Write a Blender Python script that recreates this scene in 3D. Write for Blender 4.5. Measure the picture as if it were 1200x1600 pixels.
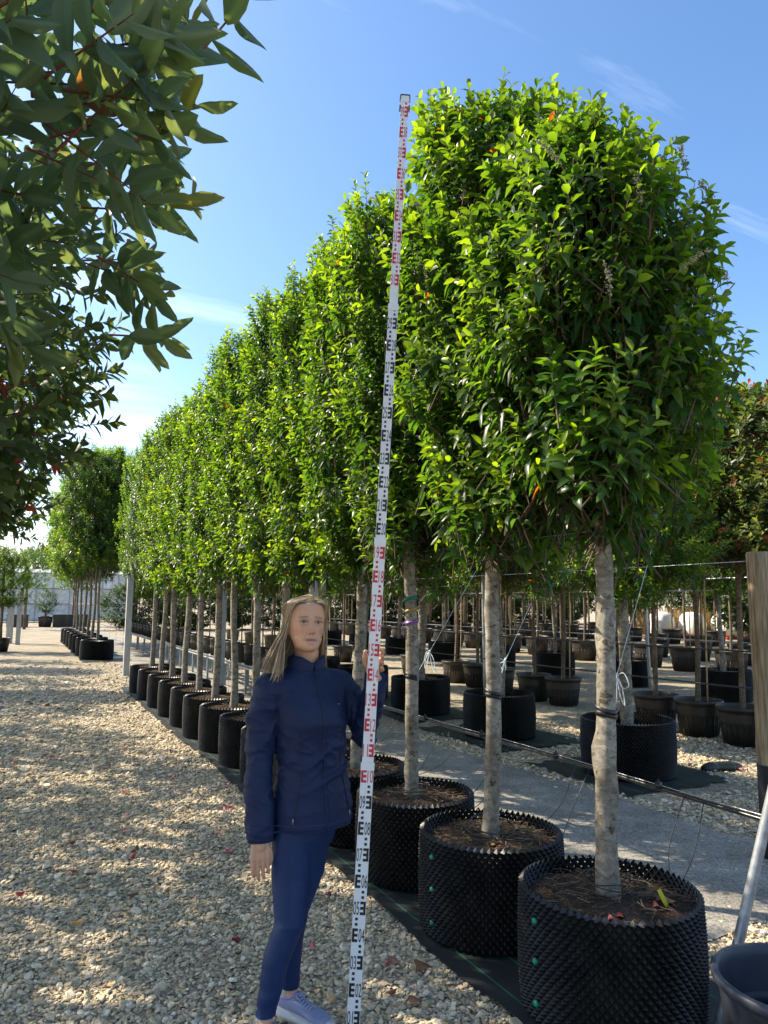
import bpy, bmesh, math, random
import numpy as np
from mathutils import Vector, Matrix, noise as mnoise
from mathutils.bvhtree import BVHTree

for o in list(bpy.data.objects): bpy.data.objects.remove(o)
scene = bpy.context.scene
COL = scene.collection
R_ = math.radians

# ------------------------------------------------------------ camera, sky, sun, exposure
CAM_H = 1.72
YAW, PITCH, ROLL, FPX = R_(27.0), R_(7.13), R_(0.4), 1120.0
cF = Vector((math.sin(YAW)*math.cos(PITCH), math.cos(YAW)*math.cos(PITCH), math.sin(PITCH)))
cR0 = Vector((math.cos(YAW), -math.sin(YAW), 0)); cU0 = cR0.cross(cF)
cU = cU0*math.cos(ROLL) - cR0*math.sin(ROLL); cR = cR0*math.cos(ROLL) + cU0*math.sin(ROLL)
cam = bpy.data.objects.new('camera', bpy.data.cameras.new('camera')); COL.objects.link(cam)
cam.data.sensor_fit = 'VERTICAL'; cam.data.sensor_height = 36.0; cam.data.lens = 36.0*FPX/1600.0
cam.data.clip_start = 0.05; cam.data.clip_end = 3000
cam.matrix_world = Matrix(((cR.x, cU.x, -cF.x, 0), (cR.y, cU.y, -cF.y, 0), (cR.z, cU.z, -cF.z, CAM_H), (0, 0, 0, 1)))
scene.camera = cam

SUN_EL = R_(40.0); SUN_AZ = R_(-46.0)        # azimuth measured from +Y towards +X
sun_vec = Vector((math.sin(SUN_AZ)*math.cos(SUN_EL), math.cos(SUN_AZ)*math.cos(SUN_EL), math.sin(SUN_EL)))
world = bpy.data.worlds.new('World'); scene.world = world; world.use_nodes = True
wn, wl_ = world.node_tree.nodes, world.node_tree.links
wn.clear()
sky = wn.new('ShaderNodeTexSky'); sky.sky_type = 'NISHITA'; sky.sun_disc = False
sky.sun_elevation = SUN_EL; sky.sun_rotation = SUN_AZ; sky.altitude = 0; sky.air_density = 1.0; sky.dust_density = 1.2; sky.ozone_density = 2.4
bg = wn.new('ShaderNodeBackground'); bg.inputs['Strength'].default_value = 0.14
wo = wn.new('ShaderNodeOutputWorld')
# thin high cloud, laid over the whole dome by direction
tc = wn.new('ShaderNodeTexCoord')
sep = wn.new('ShaderNodeSeparateXYZ'); wl_.new(tc.outputs['Generated'], sep.inputs[0])
zc = wn.new('ShaderNodeMath'); zc.operation = 'ADD'; zc.inputs[1].default_value = 0.12; wl_.new(sep.outputs['Z'], zc.inputs[0])
zm = wn.new('ShaderNodeMath'); zm.operation = 'MAXIMUM'; zm.inputs[1].default_value = 0.05; wl_.new(zc.outputs[0], zm.inputs[0])
dv = wn.new('ShaderNodeVectorMath'); dv.operation = 'DIVIDE'; wl_.new(tc.outputs['Generated'], dv.inputs[0])
cb = wn.new('ShaderNodeCombineXYZ')
for i in range(3): wl_.new(zm.outputs[0], cb.inputs[i])
wl_.new(cb.outputs[0], dv.inputs[1])
mp = wn.new('ShaderNodeMapping'); mp.inputs['Rotation'].default_value = (0, 0, R_(35)); mp.inputs['Scale'].default_value = (0.35, 1.5, 0.0); mp.inputs['Location'].default_value = (3.1, 1.7, 0)
wl_.new(dv.outputs[0], mp.inputs['Vector'])
nz = wn.new('ShaderNodeTexNoise'); nz.inputs['Scale'].default_value = 1.1; nz.inputs['Detail'].default_value = 7; nz.inputs['Roughness'].default_value = 0.62; nz.inputs['Distortion'].default_value = 0.4
wl_.new(mp.outputs[0], nz.inputs['Vector'])
cr = wn.new('ShaderNodeValToRGB'); cr.color_ramp.elements[0].position = 0.49; cr.color_ramp.elements[1].position = 0.80
cr.color_ramp.elements[0].color = (0, 0, 0, 1); cr.color_ramp.elements[1].color = (0.55, 0.55, 0.55, 1)
wl_.new(nz.outputs['Fac'], cr.inputs[0])
mxw = wn.new('ShaderNodeMix'); mxw.data_type = 'RGBA'; mxw.inputs['B'].default_value = (7.5, 7.9, 8.4, 1)
wl_.new(cr.outputs[0], mxw.inputs['Factor']); hs = wn.new('ShaderNodeHueSaturation'); hs.inputs['Saturation'].default_value = 1.15; wl_.new(sky.outputs[0], hs.inputs['Color']); wl_.new(hs.outputs[0], mxw.inputs['A'])
wl_.new(mxw.outputs['Result'], bg.inputs['Color']); wl_.new(bg.outputs[0], wo.inputs[0])

sun = bpy.data.objects.new('sun', bpy.data.lights.new('sun', 'SUN')); COL.objects.link(sun)
sun.data.energy = 5.0; sun.data.angle = R_(0.55); sun.data.color = (1.0, 0.88, 0.70)
sun.rotation_euler = sun_vec.to_track_quat('Z', 'Y').to_euler(); sun.location = (-20, 20, 30)
vs = scene.view_settings
vs.view_transform = 'Standard'; vs.look = 'None'; vs.gamma = 1.0; vs.use_curve_mapping = False
vs.exposure = 1.08

# ------------------------------------------------------------ helpers
def tag(o, label=None, cat=None, group=None, kind=None):
    if label: o['label'] = label
    if cat: o['category'] = cat
    if group: o['group'] = group
    if kind: o['kind'] = kind
    return o
def empty(name, loc=(0, 0, 0), rz=0.0):
    o = bpy.data.objects.new(name, None); COL.objects.link(o)
    o.location = loc; o.rotation_euler = (0, 0, rz); o.empty_display_size = 0.1
    return o
def link(name, me, mat=None, parent=None, loc=None):
    o = bpy.data.objects.new(name, me); COL.objects.link(o)
    if mat is not None and not me.materials: me.materials.append(mat)
    if parent is not None: o.parent = parent
    if loc is not None: o.location = loc
    return o
def fast_mesh(name, V, quads=None, tris=None, cols=None, smooth=True):
    me = bpy.data.meshes.new(name)
    V = np.asarray(V, dtype=np.float32).reshape(-1, 3)
    q = np.zeros((0, 4), np.int32) if quads is None else np.asarray(quads, np.int32).reshape(-1, 4)
    t = np.zeros((0, 3), np.int32) if tris is None else np.asarray(tris, np.int32).reshape(-1, 3)
    me.vertices.add(len(V)); me.vertices.foreach_set('co', V.ravel())
    me.loops.add(q.size + t.size); me.loops.foreach_set('vertex_index', np.concatenate([q.ravel(), t.ravel()]))
    n = len(q) + len(t); me.polygons.add(n)
    st = np.concatenate([np.arange(len(q))*4, q.size + np.arange(len(t))*3]).astype(np.int32)
    me.polygons.foreach_set('loop_start', st)
    me.polygons.foreach_set('use_smooth', np.full(n, smooth, dtype=bool))
    me.update(calc_edges=True)
    if cols is not None:
        a = me.color_attributes.new('Col', 'FLOAT_COLOR', 'POINT')
        c = np.ones((len(V), 4), np.float32); c[:, :3] = cols
        a.data.foreach_set('color', c.ravel())
    me.validate()
    return me
class MB:
    """collects vertices and faces for one mesh"""
    def __init__(s): s.v = []; s.q = []; s.t = []; s.c = []; s.n = 0
    def add(s, V, q=None, t=None, col=None):
        V = np.asarray(V, float).reshape(-1, 3); s.v.append(V)
        if q is not None and len(q): s.q.append(np.asarray(q, int).reshape(-1, 4) + s.n)
        if t is not None and len(t): s.t.append(np.asarray(t, int).reshape(-1, 3) + s.n)
        if col is not None:
            c = np.asarray(col, float); s.c.append(np.broadcast_to(c, (len(V), 3)))
        s.n += len(V)
    def box(s, c, d, rot=None, col=None):
        c = np.array(c, float); d = np.array(d, float)/2
        P = np.array([[x, y, z] for z in (-1, 1) for y in (-1, 1) for x in (-1, 1)], float)*d
        if rot is not None: P = P @ np.array(rot).T
        s.add(P + c, [[0, 2, 3, 1], [4, 5, 7, 6], [0, 1, 5, 4], [2, 6, 7, 3], [0, 4, 6, 2], [1, 3, 7, 5]], col=col)
    def tube(s, pts, rad, n=8, caps=True, col=None, flat=1.0):
        P = np.array(pts, float); m = len(P); rad = np.broadcast_to(np.asarray(rad, float), (m,))
        T = np.gradient(P, axis=0); T /= (np.linalg.norm(T, axis=1, keepdims=True) + 1e-9)
        up = np.array([0, 0, 1.0]) if abs(T[0, 2]) < 0.9 else np.array([1.0, 0, 0])
        A = np.zeros((m, 3)); B = np.zeros((m, 3)); a = np.cross(T[0], up); a /= np.linalg.norm(a)
        for i in range(m):
            a = a - T[i]*(a @ T[i]); a /= (np.linalg.norm(a) + 1e-9); A[i] = a; B[i] = np.cross(T[i], a)
        th = np.arange(n)*2*math.pi/n
        V = P[:, None] + (np.cos(th)[None, :, None]*A[:, None] + flat*np.sin(th)[None, :, None]*B[:, None])*rad[:, None, None]
        i = np.arange(m-1)[:, None]*n; j = np.arange(n)[None]; k = (j+1) % n
        q = np.stack([i+j, i+k, i+n+k, i+n+j], -1).reshape(-1, 4)
        V = V.reshape(-1, 3); t = []
        if caps:
            V = np.vstack([V, P[0], P[-1]]); a0, a1 = m*n, m*n+1
            for x in range(n):
                t.append([a0, (x+1) % n, x]); t.append([a1, (m-1)*n + x, (m-1)*n + (x+1) % n])
        s.add(V, q, t, col)
    def lathe(s, prof, n=32, c=(0, 0, 0), col=None, wob=0.0, seed=0):
        prof = np.array(prof, float); m = len(prof); th = np.arange(n)*2*math.pi/n
        rr = prof[:, 0][:, None]*(1 + wob*np.sin(3*th+seed)[None])
        V = np.stack([rr*np.cos(th), rr*np.sin(th), np.broadcast_to(prof[:, 1][:, None], (m, n))], -1) + np.array(c)
        i = np.arange(m-1)[:, None]*n; j = np.arange(n)[None]; k = (j+1) % n
        s.add(V.reshape(-1, 3), np.stack([i+j, i+k, i+n+k, i+n+j], -1).reshape(-1, 4), col=col)
    def mesh(s, name, smooth=True):
        return fast_mesh(name, np.vstack(s.v), np.vstack(s.q) if s.q else None, np.vstack(s.t) if s.t else None, np.vstack(s.c) if s.c else None, smooth)
    def build(s, name, mat, parent=None, smooth=True, loc=None):
        return link(name, s.mesh(name, smooth), mat, parent, loc)
def copy_tree(o, parent=None):
    c = o.copy(); COL.objects.link(c); c.parent = parent
    for ch in list(o.children): copy_tree(ch, c)
    return c
def catmull(P, n):
    P = np.array(P, float); P = np.vstack([2*P[0]-P[1], P, 2*P[-1]-P[-2]]); out = []
    m = len(P) - 3
    for u in np.linspace(0, m-1e-6, n):
        i = int(u); t = u - i; a, b, c, d = P[i:i+4]
        out.append(0.5*((2*b) + (c-a)*t + (2*a-5*b+4*c-d)*t*t + (3*b-a-3*c+d)*t**3))
    return np.array(out)

# ------------------------------------------------------------ materials
def new_mat(name):
    m = bpy.data.materials.new(name); m.use_nodes = True
    nt = m.node_tree; b = nt.nodes['Principled BSDF']; return m, nt, b
def nnoise(nt, scale, detail=4, rough=0.6, coord='Object', mscale=None, dist=0.0):
    t = nt.nodes.new('ShaderNodeTexCoord'); n = nt.nodes.new('ShaderNodeTexNoise')
    n.inputs['Scale'].default_value = scale; n.inputs['Detail'].default_value = detail; n.inputs['Roughness'].default_value = rough; n.inputs['Distortion'].default_value = dist
    src = t.outputs[coord]
    if mscale is not None:
        mpn = nt.nodes.new('ShaderNodeMapping'); mpn.inputs['Scale'].default_value = mscale
        nt.links.new(src, mpn.inputs['Vector']); src = mpn.outputs[0]
    nt.links.new(src, n.inputs['Vector']); return n
def ramp(nt, src, stops):
    r = nt.nodes.new('ShaderNodeValToRGB'); e = r.color_ramp.elements
    while len(e) < len(stops): e.new(0.5)
    for el, (p, c) in zip(e, stops): el.position = p; el.color = (*c, 1) if len(c) == 3 else c
    nt.links.new(src, r.inputs[0]); return r
def bump(nt, b, src, strength=0.3, dist=0.01, prev=None):
    n = nt.nodes.new('ShaderNodeBump'); n.inputs['Strength'].default_value = strength; n.inputs['Distance'].default_value = dist
    nt.links.new(src, n.inputs['Height'])
    if prev is not None: nt.links.new(prev.outputs[0], n.inputs['Normal'])
    nt.links.new(n.outputs[0], b.inputs['Normal']); return n
def simple(name, c0, c1, scale=8, rough=0.6, metal=0.0, bstr=0.15, bdist=0.004, mscale=None, spec=0.5, coord='Object', detail=4):
    m, nt, b = new_mat(name)
    n = nnoise(nt, scale, detail, 0.6, coord, mscale)
    r = ramp(nt, n.outputs['Fac'], [(0.3, c0), (0.7, c1)])
    nt.links.new(r.outputs[0], b.inputs['Base Color']); b.inputs['Roughness'].default_value = rough; b.inputs['Metallic'].default_value = metal
    b.inputs['Specular IOR Level'].default_value = spec
    if bstr: bump(nt, b, n.outputs['Fac'], bstr, bdist)
    return m
def leaf_mat(name, trans=0.48, rough=0.36, tcol=(3.5, 3.2, 0.45), spec=0.4):
    m, nt, b = new_mat(name)
    a = nt.nodes.new('ShaderNodeVertexColor'); a.layer_name = 'Col'
    nt.links.new(a.outputs['Color'], b.inputs['Base Color']); b.inputs['Roughness'].default_value = rough; b.inputs['Specular IOR Level'].default_value = spec
    mu = nt.nodes.new('ShaderNodeMix'); mu.data_type = 'RGBA'; mu.blend_type = 'MULTIPLY'; mu.inputs['Factor'].default_value = 1; mu.inputs['B'].default_value = (*tcol, 1)
    mu.clamp_result = False
    nt.links.new(a.outputs['Color'], mu.inputs['A'])
    tr = nt.nodes.new('ShaderNodeBsdfTranslucent'); nt.links.new(mu.outputs['Result'], tr.inputs['Color'])
    mx = nt.nodes.new('ShaderNodeMixShader'); mx.inputs[0].default_value = trans
    nt.links.new(b.outputs[0], mx.inputs[1]); nt.links.new(tr.outputs[0], mx.inputs[2])
    nt.links.new(mx.outputs[0], nt.nodes['Material Output'].inputs['Surface']); return m
def vcol_mat(name, rough=0.6, spec=0.4, nscale=None, bstr=0.1, bdist=0.002, sss=0.0):
    m, nt, b = new_mat(name)
    a = nt.nodes.new('ShaderNodeVertexColor'); a.layer_name = 'Col'
    nt.links.new(a.outputs['Color'], b.inputs['Base Color']); b.inputs['Roughness'].default_value = rough; b.inputs['Specular IOR Level'].default_value = spec
    if sss: b.inputs['Subsurface Weight'].default_value = sss; b.inputs['Subsurface Radius'].default_value = (0.01, 0.004, 0.002); b.inputs['Subsurface Scale'].default_value = 0.6
    if nscale:
        n = nnoise(nt, nscale); bump(nt, b, n.outputs['Fac'], bstr, bdist)
    return m

def gravel_mat():
    m, nt, b = new_mat('gravel_ground')
    t = nt.nodes.new('ShaderNodeTexCoord')
    v = nt.nodes.new('ShaderNodeTexVoronoi'); v.inputs['Scale'].default_value = 34; v.feature = 'F1'
    v2 = nt.nodes.new('ShaderNodeTexVoronoi'); v2.inputs['Scale'].default_value = 34; v2.feature = 'DISTANCE_TO_EDGE'
    nt.links.new(t.outputs['Object'], v.inputs['Vector']); nt.links.new(t.outputs['Object'], v2.inputs['Vector'])
    sx = nt.nodes.new('ShaderNodeSeparateXYZ'); nt.links.new(v.outputs['Color'], sx.inputs[0])
    r = ramp(nt, sx.outputs[0], [(0.0, (0.31, 0.26, 0.18)), (0.35, (0.50, 0.42, 0.29)), (0.7, (0.58, 0.50, 0.36)), (1.0, (0.70, 0.63, 0.50))])
    n = nnoise(nt, 0.7, 5); rn = ramp(nt, n.outputs['Fac'], [(0.3, (0.74, 0.72, 0.68)), (0.7, (1.05, 1.03, 1.0))])
    mu = nt.nodes.new('ShaderNodeMix'); mu.data_type = 'RGBA'; mu.blend_type = 'MULTIPLY'; mu.inputs['Factor'].default_value = 1
    nt.links.new(r.outputs[0], mu.inputs['A']); nt.links.new(rn.outputs[0], mu.inputs['B'])
    nt.links.new(mu.outputs['Result'], b.inputs['Base Color']); b.inputs['Roughness'].default_value = 0.85
    rr = ramp(nt, v2.outputs['Distance'], [(0.0, (0, 0, 0)), (0.25, (1, 1, 1))])
    bump(nt, b, rr.outputs[0], 1.0, 0.02)
    return m
M = {}
M['ground'] = gravel_mat()
def pebble_mat():
    m, nt, b = new_mat('pebble')
    a = nt.nodes.new('ShaderNodeVertexColor'); a.layer_name = 'Col'
    n = nnoise(nt, 90, 3); r = ramp(nt, n.outputs['Fac'], [(0.3, (0.8, 0.78, 0.74)), (0.7, (1.06, 1.05, 1.04))])
    mu = nt.nodes.new('ShaderNodeMix'); mu.data_type = 'RGBA'; mu.blend_type = 'MULTIPLY'; mu.inputs['Factor'].default_value = 1
    nt.links.new(a.outputs['Color'], mu.inputs['A']); nt.links.new(r.outputs[0], mu.inputs['B'])
    nt.links.new(mu.outputs['Result'], b.inputs['Base Color']); b.inputs['Roughness'].default_value = 0.8; b.inputs['Specular IOR Level'].default_value = 0.3
    return m
M['pebble'] = pebble_mat()
def concrete_mat():
    m, nt, b = new_mat('concrete')
    n = nnoise(nt, 2.2, 8, 0.65); r = ramp(nt, n.outputs['Fac'], [(0.3, (0.20, 0.185, 0.155)), (0.55, (0.33, 0.31, 0.265)), (0.75, (0.46, 0.43, 0.37))])
    n2 = nnoise(nt, 60, 5, 0.7); r2 = ramp(nt, n2.outputs['Fac'], [(0.38, (0.45, 0.45, 0.45)), (0.5, (0.95, 0.95, 0.95)), (0.65, (1.25, 1.25, 1.22))])
    mu = nt.nodes.new('ShaderNodeMix'); mu.data_type = 'RGBA'; mu.blend_type = 'MULTIPLY'; mu.inputs['Factor'].default_value = 1
    nt.links.new(r.outputs[0], mu.inputs['A']); nt.links.new(r2.outputs[0], mu.inputs['B']); nt.links.new(mu.outputs['Result'], b.inputs['Base Color'])
    b.inputs['Roughness'].default_value = 0.9; bump(nt, b, n2.outputs['Fac'], 0.8, 0.015); return m
M['concrete'] = concrete_mat()
def weed_mat():
    m, nt, b = new_mat('weed_sheet')
    t = nt.nodes.new('ShaderNodeTexCoord'); w = nt.nodes.new('ShaderNodeTexWave'); w.wave_type = 'BANDS'; w.bands_direction = 'X'; w.inputs['Scale'].default_value = 1.6; w.inputs['Phase Offset'].default_value = 0.6
    nt.links.new(t.outputs['Object'], w.inputs['Vector'])
    r = ramp(nt, w.outputs['Fac'], [(0.0, (0.012, 0.016, 0.018)), (0.994, (0.014, 0.019, 0.02)), (0.998, (0.02, 0.11, 0.07))])
    n = nnoise(nt, 3, 6); rn = ramp(nt, n.outputs['Fac'], [(0.35, (0.8, 0.8, 0.8)), (0.75, (2.6, 2.4, 2.0))])
    mu = nt.nodes.new('ShaderNodeMix'); mu.data_type = 'RGBA'; mu.blend_type = 'MULTIPLY'; mu.inputs['Factor'].default_value = 1
    nt.links.new(r.outputs[0], mu.inputs['A']); nt.links.new(rn.outputs[0], mu.inputs['B']); nt.links.new(mu.outputs['Result'], b.inputs['Base Color'])
    b.inputs['Roughness'].default_value = 0.55; n2 = nnoise(nt, 300, 2); bump(nt, b, n2.outputs['Fac'], 0.2, 0.002); return m
M['sheet'] = weed_mat()
M['pot'] = simple('black_plastic', (0.006, 0.006, 0.007), (0.030, 0.027, 0.023), 7, 0.33, bstr=0.05, spec=0.5, detail=8)
M['pot_smooth'] = simple('dusty_black_plastic', (0.010, 0.010, 0.010), (0.045, 0.038, 0.030), 5, 0.45, bstr=0.05, mscale=(1, 1, 0.3))
M['clip'] = simple('green_clip', (0.0, 0.20, 0.12), (0.0, 0.28, 0.17), 30, 0.4, bstr=0)
M['soil'] = simple('compost', (0.012, 0.007, 0.004), (0.075, 0.048, 0.030), 45, 0.95, bstr=1.0, bdist=0.03, detail=8)
M['litter'] = vcol_mat('litter', 0.9, 0.2)
def bark_mat(name, c0, c1, c2):
    m, nt, b = new_mat(name)
    n = nnoise(nt, 16, 8, 0.72, mscale=(1, 1, 1.5), dist=0.6); r = ramp(nt, n.outputs['Fac'], [(0.30, c0), (0.5, c1), (0.72, c2)])
    n3 = nnoise(nt, 3.0, 3, 0.6); r3 = ramp(nt, n3.outputs['Fac'], [(0.35, (0.62, 0.58, 0.50)), (0.6, (1.05, 1.03, 1.0))])
    mu = nt.nodes.new('ShaderNodeMix'); mu.data_type = 'RGBA'; mu.blend_type = 'MULTIPLY'; mu.inputs['Factor'].default_value = 1
    nt.links.new(r.outputs[0], mu.inputs['A']); nt.links.new(r3.outputs[0], mu.inputs['B'])
    ns = nnoise(nt, 26, 3, 0.5, mscale=(1, 1, 1.5), dist=0.8); rs = ramp(nt, ns.outputs['Fac'], [(0.34, (0.38, 0.33, 0.27)), (0.42, (1, 1, 1)), (0.66, (1, 1, 1)), (0.72, (1.45, 1.45, 1.4))])
    mu2 = nt.nodes.new('ShaderNodeMix'); mu2.data_type = 'RGBA'; mu2.blend_type = 'MULTIPLY'; mu2.inputs['Factor'].default_value = 1
    nt.links.new(mu.outputs['Result'], mu2.inputs['A']); nt.links.new(rs.outputs[0], mu2.inputs['B'])
    nt.links.new(mu2.outputs['Result'], b.inputs['Base Color']); b.inputs['Roughness'].default_value = 0.85
    n2 = nnoise(nt, 40, 6, 0.7, mscale=(1, 1, 2.2)); b1 = bump(nt, b, n.outputs['Fac'], 0.4, 0.012); bump(nt, b, n2.outputs['Fac'], 0.4, 0.004, b1); return m
M['bark'] = bark_mat('grey_bark', (0.085, 0.074, 0.058), (0.235, 0.215, 0.180), (0.43, 0.405, 0.350))
M['bark2'] = bark_mat('brown_bark', (0.06, 0.045, 0.03), (0.15, 0.115, 0.08), (0.26, 0.21, 0.15))
M['twig'] = simple('twig', (0.05, 0.025, 0.015), (0.12, 0.07, 0.04), 20, 0.7, bstr=0)
M['redtwig'] = simple('red_twig', (0.10, 0.02, 0.018), (0.20, 0.06, 0.045), 20, 0.6, bstr=0)
M['laurel'] = leaf_mat('laurel_leaf')
M['photinia'] = leaf_mat('photinia_leaf', 0.42, 0.42, (2.6, 2.3, 0.9), 0.45)
M['farleaf'] = leaf_mat('far_leaf', 0.3, 0.5)
M['spike'] = vcol_mat('flower_spike', 0.8, 0.2)
M['galv'] = simple('galvanised_steel', (0.24, 0.26, 0.28), (0.40, 0.42, 0.44), 30, 0.5, 0.6, bstr=0.1, bdist=0.001)
M['galvpost'] = simple('weathered_grey_post', (0.28, 0.29, 0.29), (0.42, 0.43, 0.43), 14, 0.7, 0.1, bstr=0.1, mscale=(1, 1, 0.2))
M['wood'] = simple('weathered_timber', (0.09, 0.062, 0.034), (0.42, 0.32, 0.19), 11, 0.8, bstr=0.5, bdist=0.006, mscale=(6, 6, 0.35), detail=7)
M['cane'] = simple('bamboo_cane', (0.30, 0.20, 0.09), (0.52, 0.38, 0.20), 12, 0.6, bstr=0.1, mscale=(1, 1, 0.3))
M['rubber'] = simple('black_rubber', (0.008, 0.008, 0.009), (0.016, 0.016, 0.017), 20, 0.45, bstr=0.1)
M['pipe'] = simple('black_pipe', (0.008, 0.009, 0.010), (0.02, 0.02, 0.022), 30, 0.28, bstr=0.05)
M['wire'] = simple('steel_wire', (0.30, 0.30, 0.30), (0.55, 0.55, 0.55), 30, 0.4, 0.8, bstr=0)
M['string'] = simple('white_string', (0.45, 0.50, 0.52), (0.70, 0.75, 0.78), 60, 0.8, bstr=0)
M['bucket'] = simple('blue_black_tub', (0.018, 0.022, 0.034), (0.045, 0.052, 0.070), 6, 0.5, bstr=0.05)
M['white'] = simple('white_panel', (0.66, 0.67, 0.68), (0.76, 0.77, 0.78), 6, 0.4, bstr=0)
M['black'] = simple('black_print', (0.010, 0.010, 0.012), (0.014, 0.014, 0.016), 6, 0.45, bstr=0)
M['red'] = simple('red_print', (0.50, 0.012, 0.03), (0.56, 0.018, 0.035), 6, 0.45, bstr=0)
M['bag'] = simple('white_bag', (0.70, 0.69, 0.66), (0.82, 0.81, 0.79), 4, 0.8, bstr=0.5, bdist=0.05)

# ------------------------------------------------------------ ground
rng = np.random.default_rng(7)
def sheet(name, pts, z, mat, kind=None):
    me = bpy.data.meshes.new(name); me.from_pydata([(x, y, z) for x, y in pts], [], [list(range(len(pts)))]); me.update()
    o = link(name, me, mat)
    if kind: o['kind'] = kind
    return o
sheet('ground', [(-900, -900), (900, -900), (900, 900), (-900, 900)], 0.0, M['ground'], 'structure')
def wavy(x0, y0, x1, y1, n, amp, seed):
    r = np.random.default_rng(seed); t = np.linspace(0, 1, n); nx, ny = -(y1-y0), x1-x0; L = math.hypot(nx, ny)
    w = np.convolve(r.normal(0, amp, n+4), np.ones(5)/2.2, 'valid')
    return [(x0+(x1-x0)*a + nx/L*b, y0+(y1-y0)*a + ny/L*b) for a, b in zip(t, w)]
CPATH = wavy(2.9, 2.72, 4.9, 2.78, 12, 0.03, 1) + wavy(5.0, 3.1, 4.55, 9, 30, 0.05, 2) + wavy(4.5, 9.5, 4.5, 43, 30, 0.06, 3) + [(2.9, 43)]
sheet('concrete_path', CPATH, 0.006, M['concrete'], 'structure')
sheet('cross_road', wavy(-30, 36.5, 2.2, 44.0, 20, 0.1, 4) + wavy(2.2, 46, -30, 40.5, 20, 0.1, 5), 0.005, M['concrete'], 'structure')
def in_poly(x, y, poly):
    P = np.array(poly); c = np.zeros(len(x), bool); j = len(P)-1
    for i in range(len(P)):
        xi, yi, xj, yj = P[i, 0], P[i, 1], P[j, 0], P[j, 1]
        hit = ((yi > y) != (yj > y)) & (x < (xj-xi)*(y-yi)/(yj-yi+1e-12)+xi); c ^= hit; j = i
    return c
def in_view(P, m=60):
    v = P - np.array([0, 0, CAM_H]); d = v @ np.array(cF); x = 600+FPX*(v @ np.array(cR))/d; y = 800-FPX*(v @ np.array(cU))/d
    return (d > 0.2) & (x > -m) & (x < 1200+m) & (y > -m) & (y < 1600+m)
ROW_X = 2.37
ROW1_Y = [2.48, 3.36, 4.22, 5.08, 5.94, 6.80, 7.66, 8.52, 9.42, 10.32, 11.27, 12.25, 13.25, 14.22]
ROW2 = [(5.67, 5.60), (5.72, 7.87), (5.74, 9.97), (5.75, 12.1), (5.75, 14.3)]
def gravel():
    a5 = np.arange(5)*2*math.pi/5; iv = np.vstack([np.stack([np.cos(a5), np.sin(a5), np.full(5, -0.35)], -1), np.stack([0.72*np.cos(a5+0.6), 0.72*np.sin(a5+0.6), np.full(5, 0.72)], -1)])
    it = np.array([[j, (j+1) % 5, 5+j] for j in range(5)] + [[(j+1) % 5, 5+(j+1) % 5, 5+j] for j in range(5)] + [[5, 6, 7], [5, 7, 8], [5, 8, 9]])   # stone lying in the bed, underside left open
    zones = [(-0.6, 2.1, 2.0, 4.6, 3100, 0.0093), (-0.6, 2.1, 4.6, 7.5, 1900, 0.0110), (-0.6, 2.1, 7.5, 12, 850, 0.0136), (-0.6, 2.6, 12, 24, 220, 0.020),
             (2.6, 5.2, 1.6, 3.6, 2200, 0.0105), (4.3, 9.5, 2.6, 8.5, 850, 0.0138)]
    P = []; S = []
    for x0, x1, y0, y1, d, s in zones:
        n = int((x1-x0)*(y1-y0)*d); p = np.stack([rng.uniform(x0, x1, n), rng.uniform(y0, y1, n), np.zeros(n)], -1); P.append(p); S.append(np.full(n, s))
    P = np.vstack(P); S = np.concatenate(S); k = in_view(P, 200); k &= rng.random(len(P)) < np.clip((23.5-P[:, 1])/12.0, 0, 1); P, S = P[k], S[k]
    k = ~(in_poly(P[:, 0], P[:, 1], CPATH) & (rng.random(len(P)) > 0.025)); k &= ~((P[:, 0] > 1.95) & (P[:, 0] < 2.88) & (P[:, 1] > 1.5) & (P[:, 1] < 15.3)); k &= ~((P[:, 0] > 1.75) & (P[:, 1] > 21.5))
    for x, y in ROW2: k &= ~((abs(P[:, 0]-x) < 0.62) & (abs(P[:, 1]-y) < 0.9))
    P, S = P[k], S[k]; n = len(P)
    S = S*np.exp(rng.normal(-0.04, 0.36, n)); sc = np.stack([S*rng.uniform(0.9, 1.5, n), S*rng.uniform(0.7, 1.1, n), S*rng.uniform(0.36, 0.62, n)], -1)
    V = iv[None]*(1+rng.uniform(-0.28, 0.28, (n, len(iv), 1)))*sc[:, None]
    a = rng.uniform(0, 2*math.pi, n); tl = rng.normal(0, 0.35, n)
    ca, sa, ct, s2 = np.cos(a)[:, None], np.sin(a)[:, None], np.cos(tl)[:, None], np.sin(tl)[:, None]
    x, y, z = V[..., 0], V[..., 1], V[..., 2]; x, z = ct*x - s2*z, s2*x + ct*z; x, y = ca*x - sa*y, sa*x + ca*y
    V = np.stack([x, y, z], -1) + P[:, None]; V[..., 2] += (sc[:, 2]*rng.uniform(0.25, 0.9, n))[:, None]
    T = (it[None] + (np.arange(n)*len(iv))[:, None, None]).reshape(-1, 3)
    pal = np.array([(0.58, 0.53, 0.43), (0.50, 0.45, 0.35), (0.45, 0.41, 0.33), (0.66, 0.62, 0.54), (0.36, 0.33, 0.28), (0.53, 0.50, 0.46), (0.48, 0.38, 0.25), (0.74, 0.72, 0.67)])
    c = pal[rng.choice(len(pal), n, p=[.22, .2, .17, .12, .1, .1, .05, .04])]*rng.uniform(0.72, 1.18, (n, 1))*np.array((1.15, 1.06, 0.90))
    me = fast_mesh('gravel', V.reshape(-1, 3), None, T, np.repeat(c, len(iv), 0), smooth=False)
    o = link('gravel', me, M['pebble']); tag(o, 'loose pale beige gravel covering the path and yard', 'gravel', kind='stuff')
gravel()

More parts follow.
